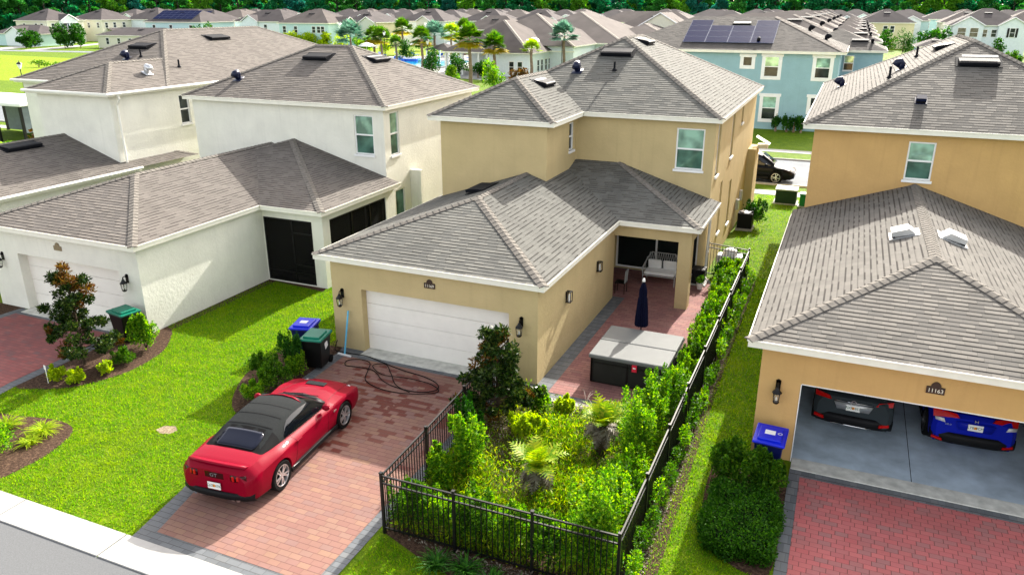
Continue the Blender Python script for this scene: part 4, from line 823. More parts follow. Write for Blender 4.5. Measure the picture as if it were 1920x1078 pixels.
m = MB(); m.box(-4.62, -4.48, 19.36, 19.40, .60, .80); b = m.build('tub_badge', 'badge_red' if 'badge_red' in M else 'lens_red', spa); M['badge_red'] = plain('badge_red', (.7, .02, .05), .4, var=.03); b.data.materials[0] = M['badge_red']
m = MB(); m.box(-4.59, -4.51, 19.352, 19.36, .70, .735); m.build('badge_mark', 'white', b)
m = MB(); m.tube([(-3.63, 19.7, .8), (-3.52, 19.9, 1.0), (-3.52, 21.2, 1.05), (-3.63, 21.5, .85)], .02, 6); m.tube([(-3.6, 20.3, .5), (-3.5, 20.45, .95)], .02, 6); m.build('cover_lifter', 'blackmetal', spa)
# closed parasol
um = thing('patio_umbrella', 'closed navy blue patio umbrella standing behind the hot tub', 'umbrella', (-5.02, 21.95, .02))
m = MB(); m.cyl((-5.02, 21.95, .02), .022, 2.3, 8); m.build('pole', 'blackmetal', um)
m = MB(); N = 16; prof = [(.95, .20), (1.0, .215), (1.25, .20), (1.6, .17), (1.85, .145), (1.92, .12), (2.0, .13), (2.12, .12), (2.3, .07), (2.42, .02)]
vs = []; 
for z, r in prof:
    for k in range(N * 2): rr = r * (1.0 if k % 2 else .72); a = PI * k / N; vs.append((-5.02 + rr * math.cos(a), 21.95 + rr * math.sin(a), z))
n = N * 2; m.grid(vs, [(i * n + k, i * n + (k + 1) % n, (i + 1) * n + (k + 1) % n, (i + 1) * n + k) for i in range(len(prof) - 1) for k in range(n)])
M['navy'] = plain('navy', (.0025, .0035, .02), .8, var=.2, scale=12); m.build('canopy', 'navy', um)
m = MB(); m.lathe((-5.02, 21.95, 2.40), [(0, .12), (.03, .1), (.045, .05), (.05, 0), (0, -.01)], 10); m.build('finial', 'white', um, smooth=True)
m = MB(); m.lathe((-5.02, 21.95, .02), [(0, .1), (.22, .08), (.25, .0)], 16); m.build('base', 'blackmetal', um)
# wicker love seat
ls = thing('wicker_loveseat', 'grey wicker two-seat sofa with white cushions under the covered patio', 'sofa', (-5.93, 28.75, .02))
m = MB()
def curve(f, a, b, n): return [f(a + (b - a) * i / n) for i in range(n + 1)]
x0, x1, yb, yf = -6.55, -5.3, 29.1, 28.35
m.tube([(x0, yf, .38), (x0 - .06, yf + .1, .62), (x0 + .02, yb - .1, .9), (x0 + .15, yb, 1.12), (x1 - .15, yb, 1.12), (x1 - .02, yb - .1, .9), (x1 + .06, yf + .1, .62), (x1, yf, .38)], .022, 6)
m.tube([(x0, yf, .38), (x1, yf, .38), (x1, yb, .38), (x0, yb, .38), (x0, yf, .38)], .022, 6)
for k in range(13):
    x = x0 + .08 + (x1 - x0 - .16) * k / 12; m.tube([(x, yb - .02, .38), (x + (.05 if k % 2 else -.05), yb, .75), (x, yb, 1.12)], .009, 4); m.tube([(x, yb - .02, .38), (x - (.05 if k % 2 else -.05), yb, .75), (x, yb, 1.12)], .009, 4)
for s, xx in ((-1, x0), (1, x1)):
    for k in range(4): t = .2 + k * .2; m.tube([(xx, yf + (yb - yf) * t, .38), (xx + s * .05, yf + (yb - yf) * t, .62), (xx, yf + (yb - yf) * t + .05, .7 + t * .3)], .009, 4)
M['wicker'] = plain('wicker', (.34, .35, .34), .7); m.build('frame', 'wicker', ls)
for xx, yy in ((x0, yf), (x1, yf), (x0, yb), (x1, yb)): q = MB(); q.tube([(xx, yy, .38), (xx, yy, .02)], .02, 6); q.build('leg', 'wicker', ls)
q = MB(); q.box(x0 + .03, x1 - .03, yf + .02, yb - .04, .40, .52); q.build('seat_cushion', 'fabric_w' if 'fabric_w' in M else 'white', ls, bevel=.04)
for k in range(2): q = MB(); xm = x0 + .33 + k * .6; q.obox((xm, yb - .15, .70), (.27, 0, 0), (0, .05, .02), (0, -.05, .18)); q.build('back_cushion', 'white', ls, bevel=.05)
# chair beside the garage back wall, planters, small bin at the pillar
ch = thing('metal_chair', 'black metal patio chair seen edge-on at the left end of the covered patio', 'chair', (-7.0, 27.0, .02)); m = MB()
m.box(-7.25, -6.85, 26.8, 27.2, .44, .47); m.build('seat', 'blackmetal', ch)
for xx in (-7.23, -6.87):
    for yy in (26.82, 27.18): q = MB(); q.tube([(xx, yy, .44), (xx, yy, .02)], .014, 5); q.build('leg', 'blackmetal', ch)
m = MB(); m.tube([(-6.87, 26.82, .46), (-6.84, 26.82, .95), (-6.84, 27.18, .95), (-6.87, 27.18, .46)], .016, 6); 
for k in range(4): m.tube([(-6.86, 26.88 + .08 * k, .46), (-6.84, 26.88 + .08 * k, .95)], .008, 4)
m.build('backrest', 'wicker', ch)
def bin_(label, x, y, rz, lid, body='binblack', mark=True, h=1.05):
    t = thing('wheeled_bin', label, 'bin', (x, y, .018)); m = MB()
    a = [(-.25, -.30, .06), (.25, -.30, .06), (.25, .27, .06), (-.25, .27, .06), (-.31, -.39, h - .1), (.31, -.39, h - .1), (.31, .36, h - .1), (-.31, .36, h - .1)]
    m.grid(a, [(0, 3, 2, 1), (4, 5, 6, 7), (0, 1, 5, 4), (1, 2, 6, 5), (2, 3, 7, 6), (3, 0, 4, 7)]); m.box(-.33, .33, -.41, .38, h - .13, h - .08)
    m.build('body', body, t, bevel=.03, local=True)
    m = MB(); a = [(-.36, -.45, h - .08), (.36, -.45, h - .08), (.36, .42, h - .08), (-.36, .42, h - .08), (-.35, -.44, h - .02), (.35, -.44, h - .02), (.35, .41, h + .0), (-.35, .41, h + .0)]
    m.grid(a, [(0, 3, 2, 1), (4, 5, 6, 7), (0, 1, 5, 4), (1, 2, 6, 5), (2, 3, 7, 6), (3, 0, 4, 7)]); m.box(-.26, .26, -.34, .24, h - .03, h + .035); l = m.build('lid', lid, t, bevel=.022, local=True)
    if mark: q = MB(); q.box(-.13, .1, -.12, .07, h + .036, h + .038); q.build('lid_label', 'white', l, local=True)
    q = MB(); q.box(-.34, -.325, -.08, .1, h - .5, h - .28); 
    q2 = MB(); q2.tube([(-.26, .44, h - .14), (.26, .44, h - .14)], .018, 6); q2.build('handle', body, t, local=True)
    for s in (1, -1): w = MB(); w.lathe((s * .26, .33, .12), [(0, -.03), (.12, -.03), (.12, .03), (0, .03)], 14, axis='x'); w.build('wheel', 'rubber', t, local=True)
    t.rotation_euler = (0, 0, rz); return t
M['binblack'] = plain('binblack', (.003, .003, .003), .45, var=.15); M['lid_green'] = plain('lid_green', (.0, .15, .09), .4, var=.06); M['lid_blue'] = plain('lid_blue', (.003, .015, .52), .35, var=.06)
M['bin_blue'] = plain('bin_blue', (.002, .006, .07), .45, var=.06)
b1 = bin_('black wheeled bin with green lid beside the tan garage, next to the blue-lidded one', -13.78, 17.2, R(12), 'lid_green', mark=False)
q = MB(); q.obox((.297, .02, .72), (.004, 0, 0), (0, .09, .03), (0, -.02, .10)); q.build('sticker', 'white', b1, local=True)
b2 = bin_('blue-lidded recycling bin behind the green-lidded one left of the tan garage', -14.62, 17.78, R(14), 'lid_blue', 'bin_blue')
b3 = bin_('black wheeled bin with dark green lid behind the magnolia of the cream house', -20.72, 16.35, R(80), 'lid_green', mark=False)
b4 = bin_('blue wheeled bin with white lid label at the left corner of the orange garage', -.62, 16.6, R(-2), 'lid_blue', 'bin_blue')
q = MB(); 
for k in range(10): a = k * 2 * PI / 10; q.grid([(.2 + .02 * math.cos(a), -.02 + .02 * math.sin(a), .0), (.2 + .055 * math.cos(a + .2), -.02 + .055 * math.sin(a + .2), .0), (.2 + .055 * math.cos(a - .2), -.02 + .055 * math.sin(a - .2), .0)], [(0, 1, 2)])
o = q.build('lid_emblem', 'white', b4, local=True); o.location = (-.0, .0, 1.05 + .038)
# push squeegee
sq = thing('floor_squeegee', 'light blue long-handled squeegee leaning on the wall left of the tan garage door', 'squeegee', (-13.47, 18.1, .02))
M['lightblue'] = plain('lightblue', (.10, .42, .62), .4, var=.05); m = MB(); m.tube([(-13.47, 18.12, .06), (-13.53, 18.56, 1.35)], .028, 8); m.build('handle', 'lightblue', sq)
m = MB(); m.obox((-13.45, 18.08, .05), (.25, -.02, 0), (.003, .035, 0), (0, 0, .02)); m.build('head', 'white', sq)
# hose lying in loops
hp = [(-13.98, 18.5, .3), (-13.95, 18.3, .05), (-13.5, 18.28, .04), (-12.75, 18.3, .04), (-12.1, 18.12, .04), (-11.3, 17.9, .04), (-10.4, 17.75, .04), (-9.85, 17.5, .04), (-9.7, 17.15, .04), (-10.1, 16.85, .04), (-10.8, 16.85, .04), (-11.4, 17.05, .045), (-12.0, 17.5, .05), (-12.55, 17.55, .04), (-13.0, 17.5, .04), (-13.15, 17.8, .04), (-12.85, 18.02, .04), (-12.4, 17.9, .06), (-12.15, 17.4, .06), (-11.9, 16.9, .04), (-11.3, 16.62, .04), (-10.6, 16.6, .04), (-9.95, 16.75, .06), (-9.6, 17.1, .04), (-10.0, 17.4, .05), (-10.8, 17.45, .06), (-11.6, 17.35, .07), (-12.2, 17.75, .07), (-11.9, 18.0, .06), (-11.4, 17.5, .07), (-10.9, 16.95, .06), (-10.3, 16.7, .06)]
def smoothpath(P, n=6):
    out = []; P = [Vector(p) for p in P]
    for i in range(len(P) - 1):
        p0, p1, p2, p3 = P[max(i - 1, 0)], P[i], P[i + 1], P[min(i + 2, len(P) - 1)]
        for s in range(n): t = s / n; out.append(.5 * ((2 * p1) + (p2 - p0) * t + (2 * p0 - 5 * p1 + 4 * p2 - p3) * t * t + (3 * p1 - p0 - 3 * p2 + p3) * t ** 3))
    return out + [P[-1]]
m = MB(); m.tube(smoothpath(hp), .0135, 6); tag(m.build('garden_hose', 'rubber', smooth=True), 'black garden hose lying in tangled loops on the wet driveway', 'hose')
# utility cabinets and air-conditioner
def cabinet(name, label, cat, x0, x1, y0, y1, h, mat, lid=None):
    t = thing(name, label, cat, ((x0 + x1) / 2, (y0 + y1) / 2, 0)); m = MB(); m.box(x0, x1, y0, y1, .06, h - .08); m.build('body', mat, t, bevel=.015)
    m = MB(); m.box(x0 - .03, x1 + .03, y0 - .03, y1 + .03, h - .08, h); m.build('lid', lid or mat, t, bevel=.015); m = MB(); m.box(x0 - .1, x1 + .1, y0 - .1, y1 + .1, 0, .06); m.build('pad', 'concrete', t); return t
M['utilgreen'] = plain('utilgreen', (.010, .035, .010), .5); M['utilbright'] = plain('utilbright', (.01, .20, .04), .5); M['utiltop'] = plain('utiltop', (.35, .42, .33), .5)
cabinet('transformer_box', 'dark green ground transformer box on the lawn between the houses', 'utility box', -3.05, -1.95, 44.1, 45.1, .85, 'utilgreen', 'utiltop'); cabinet('cable_pedestal', 'small bright green cable box next to the dark green transformer', 'utility box', -1.75, -1.2, 43.8, 44.3, .75, 'utilbright')
cabinet('garden_bin', 'black storage bin standing against the patio wall behind the post', 'storage bin', -4.75, -4.3, 29.0, 29.5, .65, 'plastic')
ac = thing('air_conditioner', 'grey air conditioning unit beside the far right wall of the tan house', 'air conditioner', (-3.9, 38.2, 0)); m = MB(); m.box(-4.25, -3.55, 37.8, 38.55, .1, .85); m.build('casing', 'plastic', ac, bevel=.02); m = MB(); m.cyl((-3.9, 38.18, .86), .27, .02, 20); m.build('fan_grille', 'sheet_metal', ac); m = MB(); m.box(-4.3, -3.5, 37.7, 38.65, 0, .1); m.build('pad', 'concrete', ac)
ck = thing('patio_cooler', 'white and silver covered grill by the rear gate of the garden fence', 'grill', (-3.6, 30.9, 0)); m = MB(); m.box(-4.1, -3.1, 30.6, 31.1, .5, .85); m.build('body', 'sheet_metal', ck, bevel=.05); m = MB(); m.lathe((-3.6, 30.85, .85), [(.3, 0), (.26, .18), (.1, .26), (0, .27)], 14); m.build('lid', 'white', ck, smooth=True)
for x in (-4.05, -3.15):
    for y in (30.65, 31.05): q = MB(); q.box(x - .02, x + .02, y - .02, y + .02, 0, .5); q.build('leg', 'blackmetal', ck)
# ------------------------------------------------------------------ near planting
G1 = [(.09, .22, .012), (.16, .33, .018), (.27, .44, .03), (.38, .50, .05)]
M['leaf_hedge'] = leafmat('leaf_hedge', [(.03, .11, .005), (.06, .19, .008), (.12, .29, .012), (.22, .40, .018), (.32, .46, .02)], .5)
M['leaf_dark'] = leafmat('leaf_dark', [(.006, .04, .003), (.014, .075, .005), (.03, .13, .008), (.06, .19, .01)], .3)
M['leaf_mid'] = leafmat('leaf_mid', [(.015, .06, .004), (.035, .12, .006), (.08, .20, .01), (.15, .29, .015)], .4)
M['leaf_mid2'] = leafmat('leaf_mid2', [(.010, .05, .004), (.022, .09, .005), (.045, .15, .008), (.08, .21, .012)], .35); M['leaf_magnolia'] = leafmat('leaf_magnolia', [(.006, .018, .004), (.013, .036, .006), (.035, .07, .010), (.09, .12, .02)], .2, .3)
M['leaf_rust'] = leafmat('leaf_rust', [(.07, .025, .006), (.14, .055, .010), (.09, .075, .010), (.26, .13, .02)], .2)
M['leaf_lime'] = leafmat('leaf_lime', [(.20, .34, .008), (.34, .46, .01), (.48, .55, .02)], .5)
M['weeds'] = leafmat('weeds', [(.035, .12, .003), (.08, .21, .004), (.16, .31, .006), (.28, .40, .01), (.38, .40, .02), (.06, .18, .004), (.22, .20, .04)], .5)
M['twig'] = plain('twig', (.06, .042, .028), .9, var=.3, scale=9); M['deadfrond'] = leafmat('deadfrond', [(.10, .075, .05), (.28, .25, .2), (.05, .035, .025)], .2); M['dry_grass'] = leafmat('dry_grass', [(.25, .2, .16), (.38, .33, .28)], .2)
M['frond'] = leafmat('frond', [(.10, .22, .008), (.20, .34, .01), (.34, .42, .02), (.42, .42, .03)], .4)
M['blade'] = leafmat('blade', [(.05, .18, .001), (.10, .27, .001), (.19, .36, .002), (.33, .44, .004)], .5, patch=(.24, .31, .005))
def stems(parent, x, y, z0, h, r, n=6, rad=.012, name='stem'):
    m = MB()
    for k in range(n):
        a = random.uniform(0, 2 * PI); q = r * random.uniform(.2, .8); m.tube([(x, y, z0), (x + q * .5 * math.cos(a), y + q * .5 * math.sin(a), z0 + h * .45), (x + q * math.cos(a), y + q * math.sin(a), z0 + h * .85)], [rad, rad * .7, rad * .3], 5)
    return m.build(name, 'twig', parent)
def shrub(name, label, x, y, h, r, mat, leaf=.07, n=2600, cat='shrub', group=None, z0=.01, spikes=9, aspect=.5, up=.5, lobes=10):
    t = thing(name, label, cat, (x, y, 0), group); cl = []
    for k in range(lobes):
        a = random.uniform(0, 2 * PI); q = r * random.uniform(.15, .68); zz = z0 + h * random.uniform(.3, .72)
        cl.append((x + q * math.cos(a), y + q * math.sin(a), zz, r * random.uniform(.28, .5), r * random.uniform(.28, .5), h * random.uniform(.16, .28)))
    cl.append((x, y, z0 + h * .42, r * .72, r * .72, h * .4))
    for k in range(spikes):
        a = random.uniform(0, 2 * PI); q = r * random.uniform(.1, .85); cl.append((x + q * math.cos(a), y + q * math.sin(a), z0 + h * random.uniform(.62, .92), r * .13, r * .13, h * random.uniform(.13, .24)))
    P, N = clumps(cl, n // len(cl), .5); keep = P[:, 2] > .03; leaf_mesh('foliage', mat, P[keep], leaf, N[keep], aspect, .75, t, up=up); stems(t, x, y, 0, h * .75, r * .7); return t
# hedge plants along the fence
hedge = []
yy = 12.0; k = 0; random.seed(3)
LB = ['bright green hedge plant inside the fence beside the hot tub', 'bright green hedge plant along the right-hand fence']
ORD = ['first', 'second', 'third', 'fourth', 'fifth', 'sixth', 'seventh', 'eighth', 'ninth', 'tenth', 'eleventh', 'twelfth', 'thirteenth', 'fourteenth', 'fifteenth', 'sixteenth', 'seventeenth', 'eighteenth', 'nineteenth', 'twentieth', 'twenty-first', 'twenty-second', 'twenty-third']
for i in range(21):
    y = 11.95 + i * .86 + random.uniform(-.12, .12); x = -3.3 + random.uniform(-.16, .14); h = random.choice([1.3, 1.6, 1.85, 1.45, 1.2]); 
    if 18.6 < y < 22.5: x = -3.12; h = 1.25
    if y > 23: x = -3.2; h = 1.15
    o = shrub('hedge_shrub', ORD[i] + ' lime-green hedge plant inside the right-hand fence, counted back from the front corner', x, y, h, .64 if y < 17.5 or y > 23 else .4, 'leaf_hedge' if i % 4 != 2 else 'leaf_mid', .07, 4600, group='hedge plants along the right-hand fence', spikes=16, lobes=14)
for i in range(9):
    x = -7.3 + i * .52; o = shrub('hedge_shrub', ORD[i] + ' hedge plant from the left behind the front fence', x, 11.72 + random.uniform(-.1, .2), random.uniform(.8, 1.25), .52, 'leaf_hedge' if i % 3 else 'leaf_mid', .07, 3400, group='hedge plants behind the front fence', spikes=14, lobes=14)
for x, y, h, r, mt, l in ((-6.95, 13.6, 1.75, .55, 'leaf_hedge', 'tallest dense green shrub inside the fence by the driveway'), (-7.3, 14.5, 1.5, .5, 'leaf_dark', 'darker green shrub behind the tallest one by the driveway fence'), (-7.35, 12.9, 1.1, .4, 'leaf_hedge', 'green shrub at the front left fence post'), (-6.3, 15.7, .75, .55, 'leaf_lime', 'low yellow-green bush left of the front pampas palm'), (-6.5, 17.1, .7, .42, 'leaf_hedge', 'small bush at the patio corner next to the magnolia'), (-5.85, 17.3, .5, .32, 'leaf_lime', 'small yellowish bush at the edge of the patio')):
    shrub('garden_shrub', l, x, y, h, r, mt, .085, 3200)
# tufts poking out between the fence and the side lawn
for i in range(22): 
    y = 11.6 + i * .86 + random.uniform(-.2, .2); _x = -2.62; t = thing('fence_plant', ORD[i] + ' small plant from the front growing through the foot of the right-hand fence', 'plant', (-2.5, y, 0), 'plants along the foot of the fence')
    P, N = clumps([(-2.6 + random.uniform(-.08, .06), y, random.uniform(.2, .7), .15, .32, .26), (-2.58, y + .35, .25, .13, .28, .2)], 230); leaf_mesh('foliage', 'leaf_mid' if i % 3 else 'leaf_hedge', P[P[:, 2] > .02], .065, N[P[:, 2] > .02], .6, .8, t)
# weeds: uncountable cover
n = 95000; P = np.stack([rng.uniform(-7.6, -2.9, n), rng.uniform(11.3, 17.8, n), np.zeros(n)], 1)
dens = .5 + .5 * np.sin(P[:, 0] * 2.1 + 1) * np.sin(P[:, 1] * 1.7); keep = rng.random(n) < .12 + .88 * dens ** 1.5
keep &= ~((P[:, 0] < -6.2) & (P[:, 1] > 14.2) & (rng.random(n) < .75)); P = P[keep]; P[:, 2] = rng.random(len(P)) ** 1.3 * (.2 + .42 * dens[keep])
tag(leaf_mesh('weeds', 'weeds', P, .12, np.tile([0, 0, 1.], (len(P), 1)), .22, .75), kind='stuff')
n = 5000; P = np.stack([rng.uniform(-7.6, -2.2, n), rng.uniform(10.3, 11.2, n), rng.uniform(0, .12, n)], 1); P = P[(P[:, 1] > 11.3 - (P[:, 0] + 7.6) * .25)]
tag(leaf_mesh('ground_litter', 'deadfrond', P, .06, None, .4), kind='stuff')
n = 3500; P = np.concatenate([np.stack([rng.uniform(-2.66, -2.42, n), rng.uniform(11, 30, n), rng.uniform(0, .04, n)], 1), np.stack([rng.uniform(-7.6, -5.5, 1500), rng.uniform(14, 18, 1500), rng.uniform(0, .07, 1500)], 1)]); tag(leaf_mesh('leaf_litter', 'dry_grass', P, .06, None, .5), kind='stuff')
# feather palms with dead skirts
def pindo(label, x, y, h, R_, nf_=26, seed=1, dead=16):
    random.seed(seed); t = thing('feather_palm', label, 'palm', (x, y, 0)); m = MB(); m.tube([(x, y, 0), (x, y, h * .3), (x, y, h * .55)], [.16, .13, .1], 8); m.build('trunk', 'twig', t)
    V = []; 
    def frond(az, el, L, droop, w):
        d = Vector((math.cos(az), math.sin(az), 0)); p = Vector((x, y, h * .55)); v = (d * math.cos(el) + Vector((0, 0, math.sin(el)))); sgs = 11; q = p.copy(); step = L / sgs
        for i in range(sgs):
            v = (v + Vector((0, 0, -droop * (i / sgs)))).normalized(); q2 = q + v * step; side = v.cross(Vector((0, 0, 1))).normalized(); upv = side.cross(v)
            ll = w * math.sin(PI * min(1, (i + 2) / (sgs + 1))) + .03
            for s in (-1, 1):
                for o in (0,):
                    b = q.lerp(q2, o); tip = b + side * s * ll + v * ll * .55 + upv * ll * .25 - Vector((0, 0, ll * .2)); wd = v * .030
                    V.append([b - wd, b + wd, tip + wd * .3, tip - wd * .3])
            V.append([q + side * .006, q - side * .006, q2 - side * .005, q2 + side * .005]); q = q2
    for k in range(nf_): frond(random.uniform(0, 2 * PI), R(random.uniform(25, 80)), R_ * random.uniform(.75, 1.15), random.uniform(.16, .30), .22)
    raw_mesh('fronds', np.array([[tuple(a) for a in f] for f in V]).reshape(-1, 3), 4, 'frond', t); V.clear()
    for k in range(dead): frond(random.uniform(0, 2 * PI), R(random.uniform(-25, 15)), R_ * random.uniform(.5, .85), random.uniform(.4, .6), .10)
    raw_mesh('dead_fronds', np.array([[tuple(a) for a in f] for f in V]).reshape(-1, 3), 4, 'deadfrond', t); return t
pindo('feather palm with a grey dead skirt in the middle of the weedy garden', -5.3, 13.75, 1.2, .8, 20, 4, 26); pindo('feather palm with a dead skirt in front of the hot tub', -4.45, 15.95, 1.35, .82, 24, 8, 30)
# dry plume grass by the tub
t = thing('plume_grass', 'dry grey plume grass sprawling between the garden and the hot tub', 'grass clump', (-5.2, 17.9, 0)); V = []
random.seed(5)
for k in range(60):
    a = random.uniform(-PI, PI); L = random.uniform(.5, 1.25); q = Vector((-5.0 + random.uniform(-.5, .5), 17.6 + random.uniform(-.1, .3), .03)); v = Vector((math.cos(a) * .6, math.sin(a) * .4, 1)).normalized()
    for i in range(9):
        v = (v + Vector((math.cos(a) * .22, math.sin(a) * .15, -.22))).normalized(); q2 = q + v * L / 9; s = v.cross(Vector((0, 0, 1))).normalized() * (.006 if i < 6 else .02); V.append([q - s, q + s, q2 + s, q2 - s]); q = q2
raw_mesh('stalks', np.array([[tuple(a) for a in f] for f in V]).reshape(-1, 3), 4, 'dry_grass', t)
# magnolias: conical, glossy dark leaves, rusty top
def magnolia(label, x, y, h, r, rust=.25, seed=1):
    random.seed(seed); t = thing('magnolia_tree', label, 'tree', (x, y, 0)); m = MB(); m.tube([(x, y, 0), (x + .03, y, h * .5), (x, y, h * .92)], [.05, .035, .012], 7)
    cl = []; rc = []
    for k in range(72):
        zf = random.uniform(.14, .97); a = random.uniform(0, 2 * PI); rr = r * (1 - zf) ** .62 * (1.25 if zf > .2 else .9) * random.uniform(.3, 1.05); q_ = random.uniform(.12, .24); c = (x + rr * math.cos(a), y + rr * math.sin(a), h * zf, q_, q_, q_ * .85)
        m.tube([(x, y, h * zf * .8), (c[0], c[1], c[2])], [.014, .006], 4); (rc if (zf > .72 and random.random() < .8) and random.random() < rust * 1.6 or random.random() < rust * .22 else cl).append(c)
    m.build('trunk', 'twig', t); P, N = clumps(cl, 150, .25); leaf_mesh('crown', 'leaf_magnolia', P, .12, N, .42, .7, t, up=.4)
    if rc: P, N = clumps(rc, 80, .3); leaf_mesh('new_growth', 'leaf_rust', P, .12, N, .4, .7, t, up=.5)
    return t
magnolia('rusty-topped magnolia in the mulch bed before the cream garage', -20.4, 14.45, 3.25, 1.05, .5, 3); magnolia('dark glossy magnolia at the front right corner of the tan garage', -7.42, 16.35, 2.7, 1.08, .35, 9)
# other bed plants
for a in (('round_shrub', 'bright green bush at the corner of the cream garage', -19.55, 16.0, 1.15, .5, 'leaf_hedge', .09, 3000), ('round_shrub', 'low dark juniper bush in the cream house bed', -19.35, 15.0, .5, .4, 'leaf_mid', .06, 2000)): shrub(*a)
for l_, x, y in (('left', -20.2, 13.35), ('middle', -19.55, 13.5), ('right', -19.35, 14.3)): shrub('croton_plant', l_ + ' one of three small yellow-green plants under the rusty magnolia', x, y, .42, .3, 'leaf_lime', .11, 650, group='small yellow-green plants in the mulch bed', spikes=4, lobes=6, aspect=.6)
for x, y, h, r, mt, l in ((-14.3, 16.55, 1.25, .42, 'leaf_dark', 'dark upright bush in front of the bins'), (-14.75, 15.9, .8, .55, 'leaf_mid', 'spreading feathery green bush nearest the lawn'), (-13.95, 15.45, .75, .5, 'leaf_mid', 'feathery green bush beside the bonnet of the red car'), (-14.1, 14.75, .55, .45, 'leaf_hedge', 'low lime bush by the left side of the red car'), (-13.85, 16.35, .7, .4, 'leaf_hedge', 'yellow-green bush in front of the black wheeled bin')): shrub('bed_shrub', l, x, y, h, r, mt, .06, 3600, spikes=16)
def box_shrub(label, x0, x1, y0, y1, h, mat, n, leaf=.06):
    t = thing('clipped_shrub', label, 'shrub', ((x0 + x1) / 2, (y0 + y1) / 2, 0)); 
    c = rng.uniform(0, 1, (n, 3)); f = rng.integers(0, 5, n); c[f == 0, 2] = 1; c[f == 1, 0] = 0; c[f == 2, 0] = 1; c[f == 3, 1] = 0; c[f == 4, 2] = 1; N = np.zeros((n, 3)); N[:, 2] = .6; N[f == 1, 0] = -1; N[f == 2, 0] = 1; N[f == 3, 1] = -1
    u = c[:, :2] * 2 - 1; u *= (1 - .13 * (u[:, ::-1] ** 2)); z = .05 + c[:, 2] * (h - .05) * (1 - .3 * (u ** 4).sum(1)) + rng.normal(size=n) * .05 + .07 * c[:, 2] * np.sin(u[:, 0] * 4.1 + 1) * np.cos(u[:, 1] * 5.3)
    P = np.stack([(x0 + x1) / 2 + u[:, 0] * (x1 - x0) / 2, (y0 + y1) / 2 + u[:, 1] * (y1 - y0) / 2, z], 1); P[:, :2] += rng.normal(size=(n, 2)) * .05 + .05 * np.sin(u[:, ::-1] * 6); leaf_mesh('foliage', mat, P, leaf, N, .5, .8, t, up=.3)
    m = MB(); m.box(x0 + .18, x1 - .18, y0 + .18, y1 - .18, .02, h - .17); m.build('inner_branches', 'twigdark', t); return t
M['twigdark'] = plain('twigdark', (.004, .010, .002), .95, var=.4, scale=6)
shrub('hedge_bush', 'upright leafy bush beneath the blue bin at the orange garage', -1.2, 15.85, 1.0, .66, 'leaf_mid', .08, 7400, spikes=14); shrub('hedge_bush', 'leafy bush right against the orange garage corner below the blue bin', -.55, 15.8, .85, .5, 'leaf_mid', .08, 5000, spikes=14)
box_shrub('low clipped dark green shrub in the bed beside the orange house driveway', -1.62, -.2, 13.15, 15.45, .48, 'leaf_mid2', 15000, .06)
stk = thing('garden_stake', 'thin pale plant stake at the front edge of the cream house bed', 'stake', (-20.3, 13.15, 0)); m = MB(); m.cyl((-20.3, 13.15, 0), .012, .55, 6); m.build('rod', 'gutter', stk); m = MB(); m.box(-20.34, -20.26, 13.14, 13.145, .45, .58); m.build('tag', 'white', stk)
# strappy grasses and bush in the kerb-side bed
def strappy(label, x, y, h, n, mat='leaf_lime', group=None, seed=1, name='grass_clump', w=.022):
    random.seed(seed); t = thing(name, label, 'grass clump', (x, y, 0), group); V = []
    for k in range(n):
        a = random.uniform(0, 2 * PI); q = Vector((x + random.gauss(0, .05), y + random.gauss(0, .05), .02)); v = Vector((math.cos(a) * random.uniform(.15, .9), math.sin(a) * random.uniform(.15, .9), 1)).normalized(); L = h * random.uniform(.8, 1.3)
        for i in range(6):
            v = (v + Vector((math.cos(a) * .12, math.sin(a) * .12, -.2))).normalized(); q2 = q + v * L / 6; s = v.cross(Vector((0, 0, 1))).normalized() * w * (1 - i / 7); V.append([q - s, q + s, q2 + s * .8, q2 - s * .8]); q = q2
    raw_mesh('blades', np.array([[tuple(a) for a in f] for f in V]).reshape(-1, 3), 4, mat, t); return t
strappy('large lime ornamental grass clump in the kerb-side bed', -17.85, 11.15, .42, 170); strappy('small lime ornamental grass clump in front of the large one', -17.7, 10.65, .3, 90, seed=2); strappy('pale ornamental grass clump at the left edge of the kerb-side bed', -18.95, 10.95, .42, 160, seed=3)
shrub('round_shrub', 'wide bright green mound in the kerb-side bed', -18.35, 10.15, .66, .85, 'leaf_hedge', .07, 6500, lobes=14)
for i, (x, y) in enumerate(((-6.2, 10.7), (-5.6, 10.75), (-5.0, 10.6), (-4.4, 10.5))): strappy(ORD[i] + ' dark strappy clump from the left in front of the fence', x, y, .42, 75, 'leaf_dark', 'dark strappy clumps in front of the fence', i + 5, 'lily_clump')
shrub('round_shrub', 'dark green bush behind the air conditioner along the tan house', -3.6, 39.0, 1.3, .7, 'leaf_dark', .1, 2200); shrub('round_shrub', 'green bush next to the gate at the far end of the patio', -3.5, 31.6, .8, .5, 'leaf_mid', .08, 2000)
shrub('round_shrub', 'dark potted bush inside the far fence corner', -3.6, 29.3, 1.0, .45, 'leaf_dark', .08, 2200)
pt = thing('plant_pot', 'white plant pot on the patio behind the post', 'plant pot', (-4.35, 28.6, .02)); m = MB(); m.lathe((-4.35, 28.6, .02), [(0, 0), (.1, 0), (.14, .24), (.11, .24), (.1, .2), (0, .2)], 14); m.build('pot', 'white', pt); P, N = clumps([(-4.35, 28.6, .4, .16, .16, .16)], 140); leaf_mesh('foliage', 'leaf_mid', P, .1, N, .4, .7, pt)
